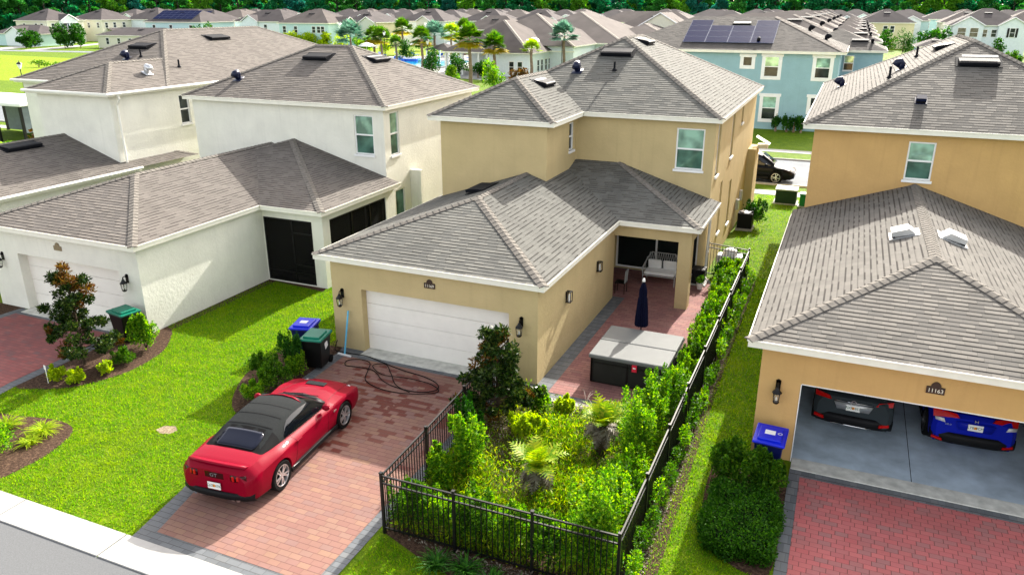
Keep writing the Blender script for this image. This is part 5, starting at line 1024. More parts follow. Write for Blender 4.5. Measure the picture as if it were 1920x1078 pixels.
# ---- lawn blades (uncountable)
def inpoly(P, poly):
    x, y = P[:, 0], P[:, 1]; c = np.zeros(len(P), bool); n = len(poly); j = n - 1
    for i in range(n):
        xi, yi = poly[i]; xj, yj = poly[j]
        with np.errstate(divide='ignore', invalid='ignore'): c ^= ((yi > y) != (yj > y)) & (x < (xj - xi) * (y - yi) / (yj - yi + 1e-12) + xi)
        j = i
    return c
def blades(poly, dens, h, excl=(), seed=0):
    excl = (*excl, [(-15.35, 12.42), (-15.1, 12.32), (-14.85, 12.4), (-14.8, 12.6), (-15.0, 12.75), (-15.3, 12.66)]); xs = [p[0] for p in poly]; ys_ = [p[1] for p in poly]; n = int((max(xs) - min(xs)) * (max(ys_) - min(ys_)) * dens); P = np.stack([rng.uniform(min(xs), max(xs), n), rng.uniform(min(ys_), max(ys_), n)], 1)
    k = inpoly(P, poly)
    for e in excl: k &= ~inpoly(P, e)
    P = P[k]; n = len(P); a = rng.uniform(0, 2 * PI, n); hh = h * rng.uniform(.5, 1.3, n); w = rng.uniform(.006, .013, n); lean = rng.normal(size=(n, 2)) * .5
    v = np.zeros((n, 3, 3)); v[:, 0, :2] = P + np.stack([np.cos(a), np.sin(a)], 1) * w[:, None]; v[:, 1, :2] = P - np.stack([np.cos(a), np.sin(a)], 1) * w[:, None]; v[:, 2, :2] = P + lean * hh[:, None]; v[:, 2, 2] = hh
    return v.reshape(-1, 3)
L1 = [(-20.42, 17.2), (-20.3, 22.7), (-17.6, 22.6), (-17.5, 30), (-14.5, 30), (-14.2, 18.3), (-13.66, 14), (-13.12, 12.1), (-12.72, 10.6), (-12.42, 9.06), (-20.6, 9.06), (-20.95, 12.6)]
V = [blades(L1, 900, .055, (BED1, BED2, BED3)), blades([(-2.55, 9.1), (-.15, 9.1), (-.15, 13), (-1.05, 17.3), (-1.05, 30), (-2.6, 31), (-2.47, 20)], 900, .055, (BED4,)), blades([(-7.65, 9.06), (-2.2, 9.06), (-5, 10.3), (-6.5, 10.7), (-7.7, 11.1)], 900, .055), blades([(-4.0, 31), (-1.05, 30), (-1.05, 46), (-4.2, 46)], 260, .08)]
tag(raw_mesh('lawn_grass', np.concatenate(V), 3, 'blade'), kind='stuff')
# ------------------------------------------------------------------ background: houses
M['w_cream'] = plain('w_cream', (.66, .64, .52), .85, var=.05); M['w_white'] = plain('w_white', (.72, .78, .80), .85, var=.05); M['w_teal'] = plain('w_teal', (.30, .50, .53), .85, var=.05); M['w_blue'] = plain('w_blue', (.28, .42, .58), .85, var=.05)
M['w_yellow'] = plain('w_yellow', (.62, .56, .36), .85, var=.05); M['w_grey'] = plain('w_grey', (.58, .58, .54), .85, var=.05); M['w_mint'] = plain('w_mint', (.48, .66, .66), .85, var=.05); M['w_brown'] = plain('w_brown', (.25, .19, .13), .85, var=.05)
M['roof_far'] = plain('roof_far', (.075, .066, .066), .95, var=.16, scale=.5); M['roof_far2'] = plain('roof_far2', (.105, .09, .083), .95, var=.16, scale=.5); M['blue_dark'] = plain('blue_dark', (.02, .03, .12), .5)
def far_window(parent, ax, c, out, a, z, w=.9, h=1.45, shut=None):
    m = MB(); 
    def B(mb, a0, a1, z0, z1, d):
        if ax == 'x': y0, y1 = sorted((c, c + out * d)); mb.box(a0, a1, y0, y1, z0, z1)
        else: x0, x1 = sorted((c, c + out * d)); mb.box(x0, x1, a0, a1, z0, z1)
    B(m, a - w / 2 - .12, a + w / 2 + .12, z - .12, z + h + .14, .06); f = m.build('window', 'white', parent); g = MB(); B(g, a - w / 2, a + w / 2, z, z + h / 2 - .04, .08); B(g, a - w / 2, a + w / 2, z + h / 2 + .04, z + h, .08); g.build('pane', 'glass_dark', f)
    if shut:
        for s in (-1, 1): q = MB(); B(q, a + s * (w / 2 + .36) - .2, a + s * (w / 2 + .36) + .2, z - .05, z + h + .05, .09); q.build('shutter', shut, f)
def far_house(label, x0, x1, y0, y1, wmat, h=6.1, roof='roof_far', p=.5, cat='house', wf=(), ws=(), gab=(), porch=None, group=None, garage=None, name='distant_house', vents=True, o=.4):
    t = thing(name, label, cat, ((x0 + x1) / 2, (y0 + y1) / 2, 0), group); m = MB(); m.box(x0 + o, x1 - o, y0 + o, y1 - o, 0, h); m.build('wall', wmat, t)
    r = MB(); full_hip(r, None, x0, x1, y0, y1, h + .2, p)
    for g in gab:      # ('y' faces -Y | 'x' faces +X, centre, width, wall colour)
        ax, c, w, gm, out = g; ap = w / 2 * p * 1.15; q = MB()
        if ax == 'x':
            X = x1 + out; r.rpoly([(X, c - w / 2, h + .2), (X, c, h + .2 + ap), (x1 - w, c, h + .2 + ap), (x1 - w, c - w / 2, h + .2)]); r.rpoly([(X, c + w / 2, h + .2), (X, c, h + .2 + ap), (x1 - w, c, h + .2 + ap), (x1 - w, c + w / 2, h + .2)])
            q.box(x1 - o - .1, X - .3, c - w / 2 + .3, c + w / 2 - .3, 0, h + .1); q.grid([(X - .3, c - w / 2 + .3, h + .1), (X - .3, c + w / 2 - .3, h + .1), (X - .3, c, h + ap)], [(0, 1, 2)]); bb = [(X, c - w / 2, h + .1), (X, c, h + .12 + ap), (X, c + w / 2, h + .1)]
        else:
            Y = y0 - out; r.rpoly([(c - w / 2, Y, h + .2), (c, Y, h + .2 + ap), (c, y0 + w, h + .2 + ap), (c - w / 2, y0 + w, h + .2)]); r.rpoly([(c + w / 2, Y, h + .2), (c, Y, h + .2 + ap), (c, y0 + w, h + .2 + ap), (c + w / 2, y0 + w, h + .2)])
            q.box(c - w / 2 + .3, c + w / 2 - .3, Y + .3, y0 + o + .1, 0, h + .1); q.grid([(c - w / 2 + .3, Y + .3, h + .1), (c + w / 2 - .3, Y + .3, h + .1), (c, Y + .3, h + ap)], [(0, 1, 2)]); bb = [(c - w / 2, Y, h + .1), (c, Y, h + .12 + ap), (c + w / 2, Y, h + .1)]
        go = q.build('gable', gm, t); b = MB(); b.tube(bb, .13, 4); b.build('bargeboard', 'white', go)
    r.build('roof', roof, t); f = MB(); fascia_run(f, [(x0, y1), (x0, y0), (x1, y0), (x1, y1), (x0, y1)], h, h + .2); f.build('fascia', 'fascia', t)
    for a, z in wf: far_window(t, 'x', y0 + o, -1, a, z)
    for a, z in ws: far_window(t, 'y', x1 - o, 1, a, z)
    if vents: slot_vent(t, (x0 + x1) / 2, y0 + (min(x1 - x0, y1 - y0)) / 2 * .72, h + .2 + (min(x1 - x0, y1 - y0)) / 2 * .72 * p, nf(p), 1.5)
    if porch:
        a0, a1, d, pz = porch; q = MB(); q.rpoly([(x1 + d, a0, pz), (x1 + d, a1, pz), (x1 - o, a1, pz + d * .4), (x1 - o, a0, pz + d * .4)]); q.box(x1 + d - .3, x1 + d - .05, a0, a1, pz - .4, pz - .05); po = q.build('porch_roof', roof, t)
        for k in range(3): c_ = MB(); yy = a0 + .2 + (a1 - a0 - .4) * k / 2; c_.box(x1 + d - .35, x1 + d - .05, yy - .15, yy + .15, 0, pz - .3); c_.build('porch_post', 'white', t)
    if garage: q = MB(); gx, gy0, gy1 = garage; q.box(x1 - o, x1 - o + .08, gy0, gy1, 0, 2.2); q.build('garage_door', 'white', t)
    return t
FH_ = far_house
far_house('cream house beyond the meadow with white gabled side and navy-shuttered windows', -230, -216, 163, 176, 'w_cream', wf=[(-221, 4), (-218.6, 4), (-226, 4)], ws=[(165.2, 4)], gab=[('x', 170, 6, 'w_white', .9)], porch=(167, 173, 2.2, 3.2))
_a = [o for o in bpy.data.objects if o.get('label', '').startswith('cream house beyond the meadow')][0]
for a in (168.4, 171.6): far_window(_a, 'y', -215.4, 1, a, 3.9, 1.3, 1.6, 'blue_dark')
far_house('second cream house beyond the meadow with pale blue-white side wall', -226, -213, 179, 192, 'w_cream', wf=[(-215, 4), (-219, 4)], ws=[(181, 4), (184, 4), (187.5, 4)], porch=(181, 189, 2, 3.1))
far_house('third grey-roofed house behind the two cream ones by the meadow', -216, -201, 190, 204, 'w_white', ws=[(193, 4), (197, 4)])
h4 = far_house('house with blue solar panels on its front roof slope far at the left', -179.5, -159, 164, 177, 'w_mint', wf=[(-176, 4), (-170, 4), (-163, 4)], ws=[(168, 4)])
def solar(label, x0, y0, z0, nx, ny, w, d, p, group=None, cols=None):
    t = thing('solar_array', label, 'solar panels', (x0, y0, z0)); n = Vector(nf(p)).normalized(); v = Vector((0, 1, p)).normalized()
    for i in range(nx):
        for j in range(cols[i] if cols else ny):
            m = MB(); c = Vector((x0 + (i + .5) * w, y0, z0)) + v * ((j + .5) * d) + n * .12; m.obox(c, (w / 2 - .012, 0, 0), v * (d / 2 - .012), n * .02); o = m.build('solar_panel', 'panel_rim', t); q = MB(); q.obox(c + n * .022, (w / 2 - .04, 0, 0), v * (d / 2 - .04), n * .002); q.build('cells', 'pv', o)
    return t
M['panel_rim'] = plain('panel_rim', (.10, .12, .19), .6, 0, var=.05); M['pv'] = NT('pv').fin((.004, .009, .05), .5, Specular_IOR_Level=.015); M['pv_blue'] = M['pv']
solar('blue solar panels on the far left house', -177, 165.2, 6.9, 7, 4, 2.0, 1.2, .5)
h5 = far_house('small-windowed house with two solar panel patches behind the solar-roofed one', -190, -172.5, 184, 196, 'w_grey'); solar('two-row solar patch on the furthest solar-roofed house', -185, 185.5, 7.1, 4, 3, 1.8, 1.2, .5)
far_house('single-storey pale house with a wide dark roof beyond the meadow', -183, -158, 151, 162, 'w_cream', 3.0, p=.33, wf=[(-179, 1), (-175, 1), (-171, 1), (-167, 1)], name='distant_bungalow')
far_house('single-storey house at the far left edge with green-blue porch', -222, -203, 150, 161, 'w_mint', 3.0, p=.4, wf=[(-206, .9), (-209, .9)], gab=[('y', -212, 8, 'w_white', .6)], name='distant_bungalow')
far_house('grey-roofed house with a white gable on its left end', -161, -143, 178, 190, 'w_white', wf=[(-150, 4)], gab=[('y', -155, 6, 'w_white', .5)])
far_house('mint green house with small square windows behind the yellow-green bushes', -136, -120.2, 166, 178, 'w_mint', wf=[(-134, 4), (-130.5, 4), (-125, 4), (-123.5, 4), (-122.3, 4)], gab=[('x', 173, 5, 'w_teal', 1.6)], roof='roof_far2')
far_house('pale yellow house with a two-storey balcony and twin gables', -125, -114.5, 178.5, 193, 'w_yellow', wf=[(-123, 4), (-119.5, 4), (-118, 4), (-116.4, 4), (-119.5, 1), (-117, 1)], gab=[('y', -117, 5, 'w_grey', .8)])
far_house('light grey house behind the pool palms with a low green-grey porch gable', -121, -106, 200, 213, 'w_white', wf=[(-117, 4), (-112, 4), (-109, 4)], gab=[('y', -111.5, 5, 'w_grey', 2.5)])
far_house('pale house with narrow white gable bay left of the clubhouse roof', -105.5, -91, 208, 221, 'w_mint', wf=[(-103.5, 4), (-101.8, 4)], gab=[('y', -96.5, 5, 'w_white', 1)])
far_house('pale house with second white gable bay left of the clubhouse roof', -90, -76, 209, 221, 'w_cream', wf=[(-88, 4), (-86, 4)], gab=[('y', -82.5, 5, 'w_white', 1), ('y', -77.5, 4, 'w_white', .5)])
far_house('low brown-walled house directly behind the clubhouse', -86, -70, 168, 180, 'w_brown', 5, roof='roof_far2', wf=[(-80, 2.6), (-76, 2.6)])
far_house('brown-fascia house right behind the clubhouse ridge', -66, -52, 168, 180, 'w_brown', 5.2, roof='roof_far2', p=.45)
far_house('long turquoise row house with dark windows right of the centre', -64, -38, 205, 217, 'w_teal', wf=[(-61, 4), (-55, 4), (-49, 4), (-45, 4), (-41, 4), (-58, 1), (-50, 1)], gab=[('y', -62, 4, 'w_brown', .4)], roof='roof_far2', p=.45)
far_house('cream gabled house behind the solar-panelled teal house', -46, -31, 160, 172, 'w_cream', 6.0, wf=[(-44.2, 4), (-42.5, 4)], gab=[('y', -36.5, 10, 'w_cream', .6)], roof='roof_far2')
far_house('small brown screened-porch house below the turquoise row', -46, -38, 180, 188, 'w_brown', 3.6, roof='roof_far2', name='distant_bungalow')
# teal house with solar panels
def teal_house(label, y, wall_, first=False, wing=True):
    t = thing('teal_house' if first else 'row_house', label, 'house', (-8, y + 6, 0), None if first else 'houses in the row behind the teal house'); m = MB()
    x0, x1, y0, y1 = -21, -.7, y, y + 12.8; p = .42; m.box(x0 + .5, x1 - .5, y0 + .45, y1 - .4, 0, 6.5)
    if wing: m.box(-1.6, 2.4, y0 + 12.0, y0 + 22, 0, 6.1)
    m.build('wall', wall_, t); rf, cp, fa, so = MB(), Caps(), MB(), MB(); full_hip(rf, cp if first else None, x0, x1, y0, y1, 6.68, p)
    if wing: full_hip(rf, cp if first else None, -6.2, 2.75, y0 + 11.6, y0 + 20.5, 6.3, .42)
    fascia_run(fa, [(x0, y1), (x0, y0), (x1, y0), (x1, y1)], 6.46, 6.68)
    if wing: fascia_run(fa, [(-1.3, y0 + 11.6), (2.75, y0 + 11.6), (2.75, y0 + 20.5)], 6.1, 6.3)
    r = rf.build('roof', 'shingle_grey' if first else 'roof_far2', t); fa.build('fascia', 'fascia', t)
    cp2 = Caps(); caps(cp2, (x1, y0, 6.69), (x1 - 6.4, y0 + 6.4, 6.69 + 6.4 * p), nf(p), nr(p), .3, .6); cp2.build('hip_caps', 'cap_light', r)
    slot_vent(t, -10.0 if first else -7, y0 + 5.0, 6.68 + 5 * p, nf(p), 1.6, .7, 'sheet_metal' if first else 'vent'); goose(t, -2.6, y0 + 4.5, 6.68 + 1.9 * p, nr(p), 'vent', 1.2); goose(t, -4.2, y0 + 7, 6.68 + 3.5 * p, nr(p), 'vent', 1.2); goose(t, -8, y0 + 1.5, 6.68 + 1.5 * p, nf(p), 'vent', 1)
    if wing: slot_vent(t, .2, y0 + 13.6, 6.3 + 2 * .42, nf(.42), 1.5); goose(t, 1.3, y0 + 13.2, 6.95, nf(.42), 'vent', 1.)
    return t
M['cap_light'] = plain('cap_light', (.30, .265, .23), .9, var=.15, scale=5)
te = teal_house('teal two-storey house with white-trimmed windows and solar panels on its roof', 72.2, 'teal', True)
for q in ((-9.05, -8.25, 5.35, 6.15, False), (-7.2, -6.0, 4.5, 6.2, True), (-3.05, -1.85, 4.5, 6.2, True), (-7.05, -5.85, .85, 2.85, True), (-3.1, -2.3, 1.7, 2.9, False)):
    window(te, 'x', 72.65, -1, q[0], q[1], q[2], q[3], depth=-.01, mid=q[4], trim=.24, two=('glass_top', 'glass_dark'))
window(te, 'x', 84.2, -1, -1.0, -.1, 4.4, 5.8, depth=-.01, trim=0, two=('glass_top', 'glass_dark'))
solar('four columns of dark blue solar panels on the teal house roof', -14.6, 73.3, 6.68 + 1.1 * .42, 4, 4, 1.97, 1.16, .42, cols=[4, 3, 3, 4])
m = MB(); m.box(-1.3, 1.6, 76.5, 84, 3.1, 3.2); m.box(-1.2, 1.5, 76.6, 84, 0, 3.1); m.build('side_porch', 'glass_dark', te)
for i, (dy, wm) in enumerate(((21.5, 'w_cream'), (43, 'w_mint'), (64, 'w_cream'), (86, 'w_grey'), (108, 'w_cream'))): teal_house(['first house in the row receding behind the teal house', 'second house in the row receding behind the teal house', 'third house in the row receding behind the teal house', 'fourth house in the row receding behind the teal house', 'last house in the row receding behind the teal house'][i], 72.2 + dy, wm)
# far right houses
def px_house(label, pl, pr_, y, *a, **k): pass
far_house('white house with twin gables and black-shuttered windows at the far right', 18, 34, 205, 219, 'w_white', wf=[(27.2, 3.9), (25.4, 3.9)], gab=[('y', 22, 6.5, 'w_white', 1.2), ('y', 30.5, 6, 'w_white', 1.2)])
t_ = bpy.data.objects['distant_house']; 
lastw = [o for o in bpy.data.objects if o.name.startswith('distant_house') and o.get('label', '').startswith('white house with twin')][0]
for a, c in ((20.8, None), (23.2, None), (30.5, 'black')): far_window(lastw, 'x', 204.1, -1, a, 3.9, 1.5 if c is None else .9, 1.8, c)
far_house('light blue house far behind the white twin-gabled one', 33, 47, 240, 253, 'w_blue', wf=[(38, 4)], roof='roof_far2')
far_house('tan-roofed house with pale front between the yellow and the white houses', 19, 32, 240, 253, 'w_cream', roof='roof_far2', wf=[(22, 4)])
far_house('pale yellow house with paired windows at the far right', -1, 13, 228, 241, 'w_yellow', wf=[(2, 4), (6, 4), (7.6, 4)])
far_house('turquoise hip-roofed house left of the pale yellow one', -16, -2.2, 228, 241, 'w_teal', wf=[(-9, 4), (-5.5, 4)])
far_house('pale gable-ended house left of the turquoise one at the far right', -31, -17.5, 230, 243, 'w_mint', gab=[('y', -28, 6, 'w_mint', .5)])
far_house('low cream garage building with a broad gable right of the receding row', 6.5, 17.5, 118, 129, 'w_cream', 2.9, p=.45, gab=[('y', 13.2, 8, 'w_cream', .5)], name='distant_bungalow')
far_house('low tan-roofed garage with pale vents behind the orange house', 2.5, 13, 78, 92, 'w_cream', 2.9, p=.35, name='distant_bungalow', roof='shingle_grey')
far_house('blue-grey garage with white door before the white twin-gabled house', 10, 17, 168, 178, 'w_blue', 3, p=.4, name='distant_bungalow')
far_house('pale yellow house cut off by the right edge of the view', 22, 36, 118, 132, 'w_yellow', 6.1)
# generic rows behind everything: roofs with a strip of wall
def generic(wm, roofm, seed):
    t = far_house('distant grey-roofed house in the rows before the wood', -7, 7, -6.3, 6.3, wm, roof=roofm, group='distant houses in rows before the wood', h=6.4, p=.42, wf=[(-4.5, 4), (-1, 4), (3.5, 4)], ws=[(-2.5, 4), (2.5, 4)], gab=[('y', -3 if seed % 2 else 2.5, 5, 'w_white', .4)] if seed % 3 else (), vents=False); q = MB(); q.box(-1, 1, -6.4 + 3, -6.4 + 3.4, 7.9, 8.05); return t
protos = [generic('w_cream', 'roof_far', 1), generic('w_mint', 'roof_far', 2), generic('w_grey', 'roof_far2', 3), generic('w_teal', 'roof_far', 4)]
taken = [(o.location.x, o.location.y) for o in bpy.data.objects if o.type == 'EMPTY' and o.get('category') == 'house' and o not in protos]; used = [False] * 4; random.seed(11)
for (yr, xa, xb) in ((222, -262, 70), (250, -285, 78), (279, -305, 85), (306, -330, 92)):
    x = xa
    while x < xb:
        y = yr + random.uniform(-1.5, 1.5); rr = math.hypot(x, y)
        if all(abs(x - a) > 14.6 or abs(y - b) > 13.4 for a, b in taken) and rr < 372 and -x < .98 * y + 60:
            k = random.randrange(4); o = protos[k] if not used[k] else copy_tree(protos[k]); used[k] = True; o.location = (x, y, 0); o['label'] = ['distant grey-roofed house in the rows before the wood', 'distant mint-walled house in the rows before the wood', 'distant brown-roofed house in the rows before the wood', 'distant turquoise house in the rows before the wood'][k]; taken.append((x, y))
        x += 16.4
# ------------------------------------------------------------------ clubhouse and pool
sheet('pool_deck', [(-112, 126), (-66, 110), (-40, 104), (-40, 112), (-62, 122), (-66, 150), (-86, 170), (-116, 168)], .012, 'concrete_light')
sheet('pool_lawn', [(-118, 150), (-90, 150), (-78, 168), (-100, 178), (-122, 176)], .02, 'meadow')
M['water'] = water_mat(); M['pool_blue'] = plain('pool_blue', (.01, .10, .55), .35, var=.15)
PL_ = blob([(-69.5, 122.5), (-74, 124.5), (-80, 130), (-88, 139.5), (-90, 145), (-84, 146), (-79, 142), (-75, 141), (-71, 143), (-67.5, 138), (-67, 128)], 5)
sheet('pool', PL_, .03, 'water'); m = MB(); m.tube([(x, y, .04) for x, y in PL_] + [(*PL_[0], .04)], .22, 6); tag(m.build('pool_rim', 'white'), kind='structure')
sl_ = thing('pool_slide', 'royal blue slide wall curving into the pool', 'pool slide', (-87, 144, 0)); m = MB()
pts = [Vector((-88 + 1.1 * k, 143.6 - .9 * k + 1.3 * math.sin(k * .9), 0)) for k in range(9)]
for a, b in zip(pts, pts[1:]): d = b - a; o_ = Vector((d.y, -d.x, 0)).normalized(); m.obox((a + b) / 2 + Vector((0, 0, .25)), d / 2 * 1.04, o_ * .4, Vector((0, 0, .25)))
m.build('wall', 'pool_blue', sl_); q = MB(); q.tube([p + Vector((0, 0, .55)) for p in pts], .16, 6); q.build('coping', 'white', sl_)
def lounger(x, y, rz):
    t = thing('sun_lounger', 'blue sun lounger on the pool deck', 'lounger', (x, y, 0), 'blue sun loungers round the pool', rz); m = MB(); m.box(-.35, .35, -.9, .5, .3, .38); m.build('seat', 'pool_blue', t, local=True); m = MB(); m.obox((0, .78, .6), (.35, 0, 0), (0, .28, .25), (0, -.03, .035)); m.build('backrest', 'pool_blue', t, local=True)
    for a in (-.3, .3):
        for b in (-.8, .4): q = MB(); q.box(a - .03, a + .03, b - .03, b + .03, 0, .3); q.build('leg', 'white', t, local=True)
    return t
l0 = lounger(-96, 143, .3)
for k, (x, y) in enumerate(((-98, 145), (-100, 148), (-95, 150), (-92, 152), (-88.5, 153), (-85, 154), (-82, 152), (-79, 150), (-76, 149), (-73, 148), (-97.5, 140), (-94, 137), (-91, 134))): c = copy_tree(l0); c.location = (x, y, 0); c.rotation_euler = (0, 0, k * .7)
def parasol(x, y, label):
    t = thing('pool_parasol', label, 'umbrella', (x, y, 0)); m = MB(); m.cyl((x, y, 0), .04, 2.5, 6); m.build('pole', 'white', t); m = MB(); m.lathe((x, y, 2.2), [(2.0, 0), (1.2, .45), (0, .8)], 8); m.build('canopy', 'white', t)
parasol(-97, 147, 'white parasol at the left end of the pool deck'); parasol(-91, 157, 'white parasol behind the pool'); parasol(-82, 158, 'white parasol near the pavilion')
club = thing('clubhouse', 'white single-storey clubhouse with a large multi-ridged grey roof beside the pool', 'clubhouse', (-52, 125, 0)); m = MB()
m.box(-52.5, -45.7, 113.3, 123, 0, 3.4); m.box(-60, -41.6, 122, 140, 0, 4.2); m.box(-58, -36.6, 134, 160, 0, 4.2); m.box(-45, -30, 146, 165, 0, 3.8); m.build('wall', 'w_white', club)
r = MB(); full_hip(r, None, -60.6, -45.2, 112.8, 131, 3.55, .60); full_hip(r, None, -62, -41.1, 121, 142, 4.3, .46); full_hip(r, None, -60, -36.1, 133, 162, 4.3, .42); full_hip(r, None, -47, -29, 145, 166, 3.9, .36); ro = r.build('roof', 'roof_far2', club)
cp2 = Caps()
for x1, y0, z, h_, p in ((-45.2, 112.8, 3.56, 7.7, .60), (-41.1, 121, 4.31, 10.4, .46), (-36.1, 133, 4.31, 11.9, .42), (-29, 145, 3.91, 9, .36)): caps(cp2, (x1, y0, z), (x1 - h_, y0 + h_, z + h_ * p), nf(p), nr(p), .3, .8)
cp2.build('hip_caps', 'cap_light', ro); f = MB()
for a in ([(-60.6, 131), (-60.6, 112.8), (-45.2, 112.8), (-45.2, 131)], [(-41.1, 121), (-41.1, 142)], [(-45.2, 121), (-41.1, 121)], [(-41.1, 133), (-36.1, 133), (-36.1, 162)]): fascia_run(f, a, a == a and (3.35 if a[0][0] < -44 else 4.1), 3.55 if a[0][0] < -44 else 4.3)
f.build('fascia', 'fascia', club)
for a in (-51.6, -48.6, -47.2): far_window(club, 'x', 113.3, -1, a, .7, .7, 1.5)
for a in (114.3, 117, 118.6, 120.4, 122): far_window(club, 'y', -45.7, 1, a, .7, .7, 1.6)
for k in range(6): c_ = MB(); c_.box(-60.2 + k * 1.45, -59.85 + k * 1.45, 113.2, 113.55, 0, 3.4); c_.build('porch_post', 'white', club)
boxvent(club, -47.6, 118.5, 3.55 + 2.4 * .6, nr(.6), 'white', .45); boxvent(club, -47.9, 121.5, 3.55 + 2.7 * .6, nr(.6), 'white', .45)
pav = thing('pool_pavilion', 'small open pavilion with dark gabled roof between the pool and the clubhouse', 'pavilion', (-68.5, 129, 0)); m = MB(); full_hip(m, None, -71.4, -66.2, 126.5, 132, 2.9, .42); m.build('roof', 'roof_far', pav)
for x in (-71.0, -66.6):
    for y in (126.9, 131.6): q = MB(); q.box(x - .15, x + .15, y - .15, y + .15, 0, 2.9); q.build('post', 'white', pav)
# ------------------------------------------------------------------ background planting
M['palm_green'] = leafmat('palm_green', [(.02, .085, .006), (.05, .15, .01), (.11, .22, .014), (.08, .18, .01)], .35); M['palm_blue'] = leafmat('palm_blue', [(.06, .17, .11), (.11, .25, .17), (.2, .34, .25)], .3); M['palm_yellow'] = leafmat('palm_yellow', [(.34, .24, .008), (.42, .32, .01), (.26, .28, .012)], .4); M['palm_lime'] = leafmat('palm_lime', [(.16, .30, .02), (.28, .42, .03), (.42, .52, .05)], .45)
M['bark'] = plain('bark', (.22, .16, .11), .9, var=.35, scale=4); M['bark_grey'] = plain('bark_grey', (.25, .22, .18), .9, var=.3, scale=3)
def fan_palm(label, x, y, h, R_, mat='palm_green', yellow=8, n=34, seed=1, trunk=.24, group=None):
    R_ *= 1.12
    random.seed(seed); t = thing('fan_palm', label, 'palm', (x, y, 0), group); m = MB(); m.tube([(x, y, 0), (x + .08, y, h * .3), (x - .05, y, h * .6), (x, y, h - R_ * .55)], [trunk * 1.25, trunk, trunk * .9, trunk * .95], 8); m.build('trunk', 'bark', t)
    def leaf(az, el, V, L):
        d = Vector((math.cos(az) * math.cos(el), math.sin(az) * math.cos(el), math.sin(el))); c0 = Vector((x, y, h - R_ * .55)); c = c0 + d * L * .45; s = d.cross(Vector((0, 0, 1))).normalized(); u = s.cross(d)
        V.append([c0 - s * .03, c0 + s * .03, c + s * .02, c - s * .02])
        for k in range(15):
            a = -1.45 + 2.9 * k / 14; q = (d * math.cos(a) + s * math.sin(a) + u * .12).normalized(); tip = c + q * L * .58 * random.uniform(.85, 1.1) - Vector((0, 0, L * .16 * (1 + abs(a)) * .5)); w = (d * -math.sin(a) + s * math.cos(a)) * .095 * R_ * .6; mid = c.lerp(tip, .5) + u * .03
            V.append([c, mid + w, tip, mid - w])
    V = []
    for k in range(n): leaf(random.uniform(0, 2 * PI), R(random.uniform(-18, 85)), V, R_ * random.uniform(.85, 1.1))
    raw_mesh('crown', np.array([[tuple(a) for a in f] for f in V]).reshape(-1, 3), 4, mat, t); V = []
    for k in range(yellow): leaf(random.uniform(0, 2 * PI), R(random.uniform(-38, -8)), V, R_ * random.uniform(.85, 1.1))
    if yellow: raw_mesh('dead_fronds', np.array([[tuple(a) for a in f] for f in V]).reshape(-1, 3), 4, 'palm_yellow', t)
    return t
for a in (('tall fan palm with a golden skirt at the left of the clubhouse front', -47.9, 97.4, 7.4, 2.1, 'palm_green', 9), ('fan palm with a golden skirt before the clubhouse wall', -50.0, 110, 6.0, 2.1, 'palm_green', 9), ('small bright fan palm at the right corner of the clubhouse', -44.6, 111.5, 5.2, 1.6, 'palm_lime', 0), ('blue-green silver palm behind the clubhouse corner', -42.5, 120, 7.4, 2.4, 'palm_blue', 0),
          ('green fan palm with yellow skirt over the right end of the pool', -69.8, 123, 6.3, 2.2, 'palm_green', 9), ('pale blue palm over the right end of the pool', -70.5, 129, 6.9, 2.6, 'palm_blue', 0), ('green fan palm left of the pool lamp', -92, 145, 5.4, 2.6, 'palm_green', 2), ('large silver palm behind the cream house roof', -101, 147, 6.2, 3.6, 'palm_blue', 0), ('yellow-skirted palm in front of the pale yellow house', -99, 153, 5.3, 2.6, 'palm_green', 9),
          ('tall slim palm between the pool palms', -94.5, 158, 7.0, 2.5, 'palm_green', 7), ('yellow-green palm just left of the pavilion', -76, 146, 6.4, 2.4, 'palm_lime', 4), ('golden palm before the white gable houses', -80, 160, 6.8, 2.6, 'palm_green', 10), ('bright palm at the foot of the second white gable', -72, 168, 5.2, 2.3, 'palm_lime', 3), ('round-headed palm left of the turquoise row house', -62.5, 193, 5.6, 3.0, 'palm_green', 2), ('lime palm under the turquoise row house', -56, 180, 4.6, 2.6, 'palm_lime', 0), ('bright green palm right of the main ridge', -49, 176, 5.4, 3.0, 'palm_lime', 0), ('small green palm beside the pool lamp', -86, 141, 4.2, 1.8, 'palm_green', 3)): fan_palm(*a, seed=hash(a[0]) % 97 if False else len(a[0]))
def bush(label, x, y, h, r, mat, n=900, leaf=.28, name='bush', cat='bush', group=None, z0=0, lobes=9):
    t = thing(name, label, cat, (x, y, 0), group); cl = [(x + random.uniform(-.6, .6) * r, y + random.uniform(-.6, .6) * r, z0 + (h - z0) * random.uniform(.25, .8), r * .45, r * .45, (h - z0) * .22) for _ in range(lobes)]; P, N = clumps(cl, n // lobes, .4); leaf_mesh('crown', mat, P, leaf, N, .6, .8, t); m = MB(); m.tube([(x, y, 0), (x, y, h * .6)], [.12, .05], 6); m.build('trunk', 'bark', t); return t
random.seed(21)
for i, (x, y, h, r) in enumerate(((-136, 166, 4.4, 3.0), (-131.5, 166, 4.0, 2.2), (-127, 165, 5.2, 3.6), (-122.5, 166, 4.2, 2.6))): bush(['round yellow-green bush furthest left before the mint house', 'smaller yellow-green bush before the mint house', 'largest yellow-green bush before the mint house', 'yellow-green bush furthest right before the mint house'][i], x, y, h, r, 'leaf_lime', 1300, .5)
bush('bright green bush before the pale yellow house', -103.5, 155, 4.0, 2.4, 'leaf_hedge', 1200, .4)
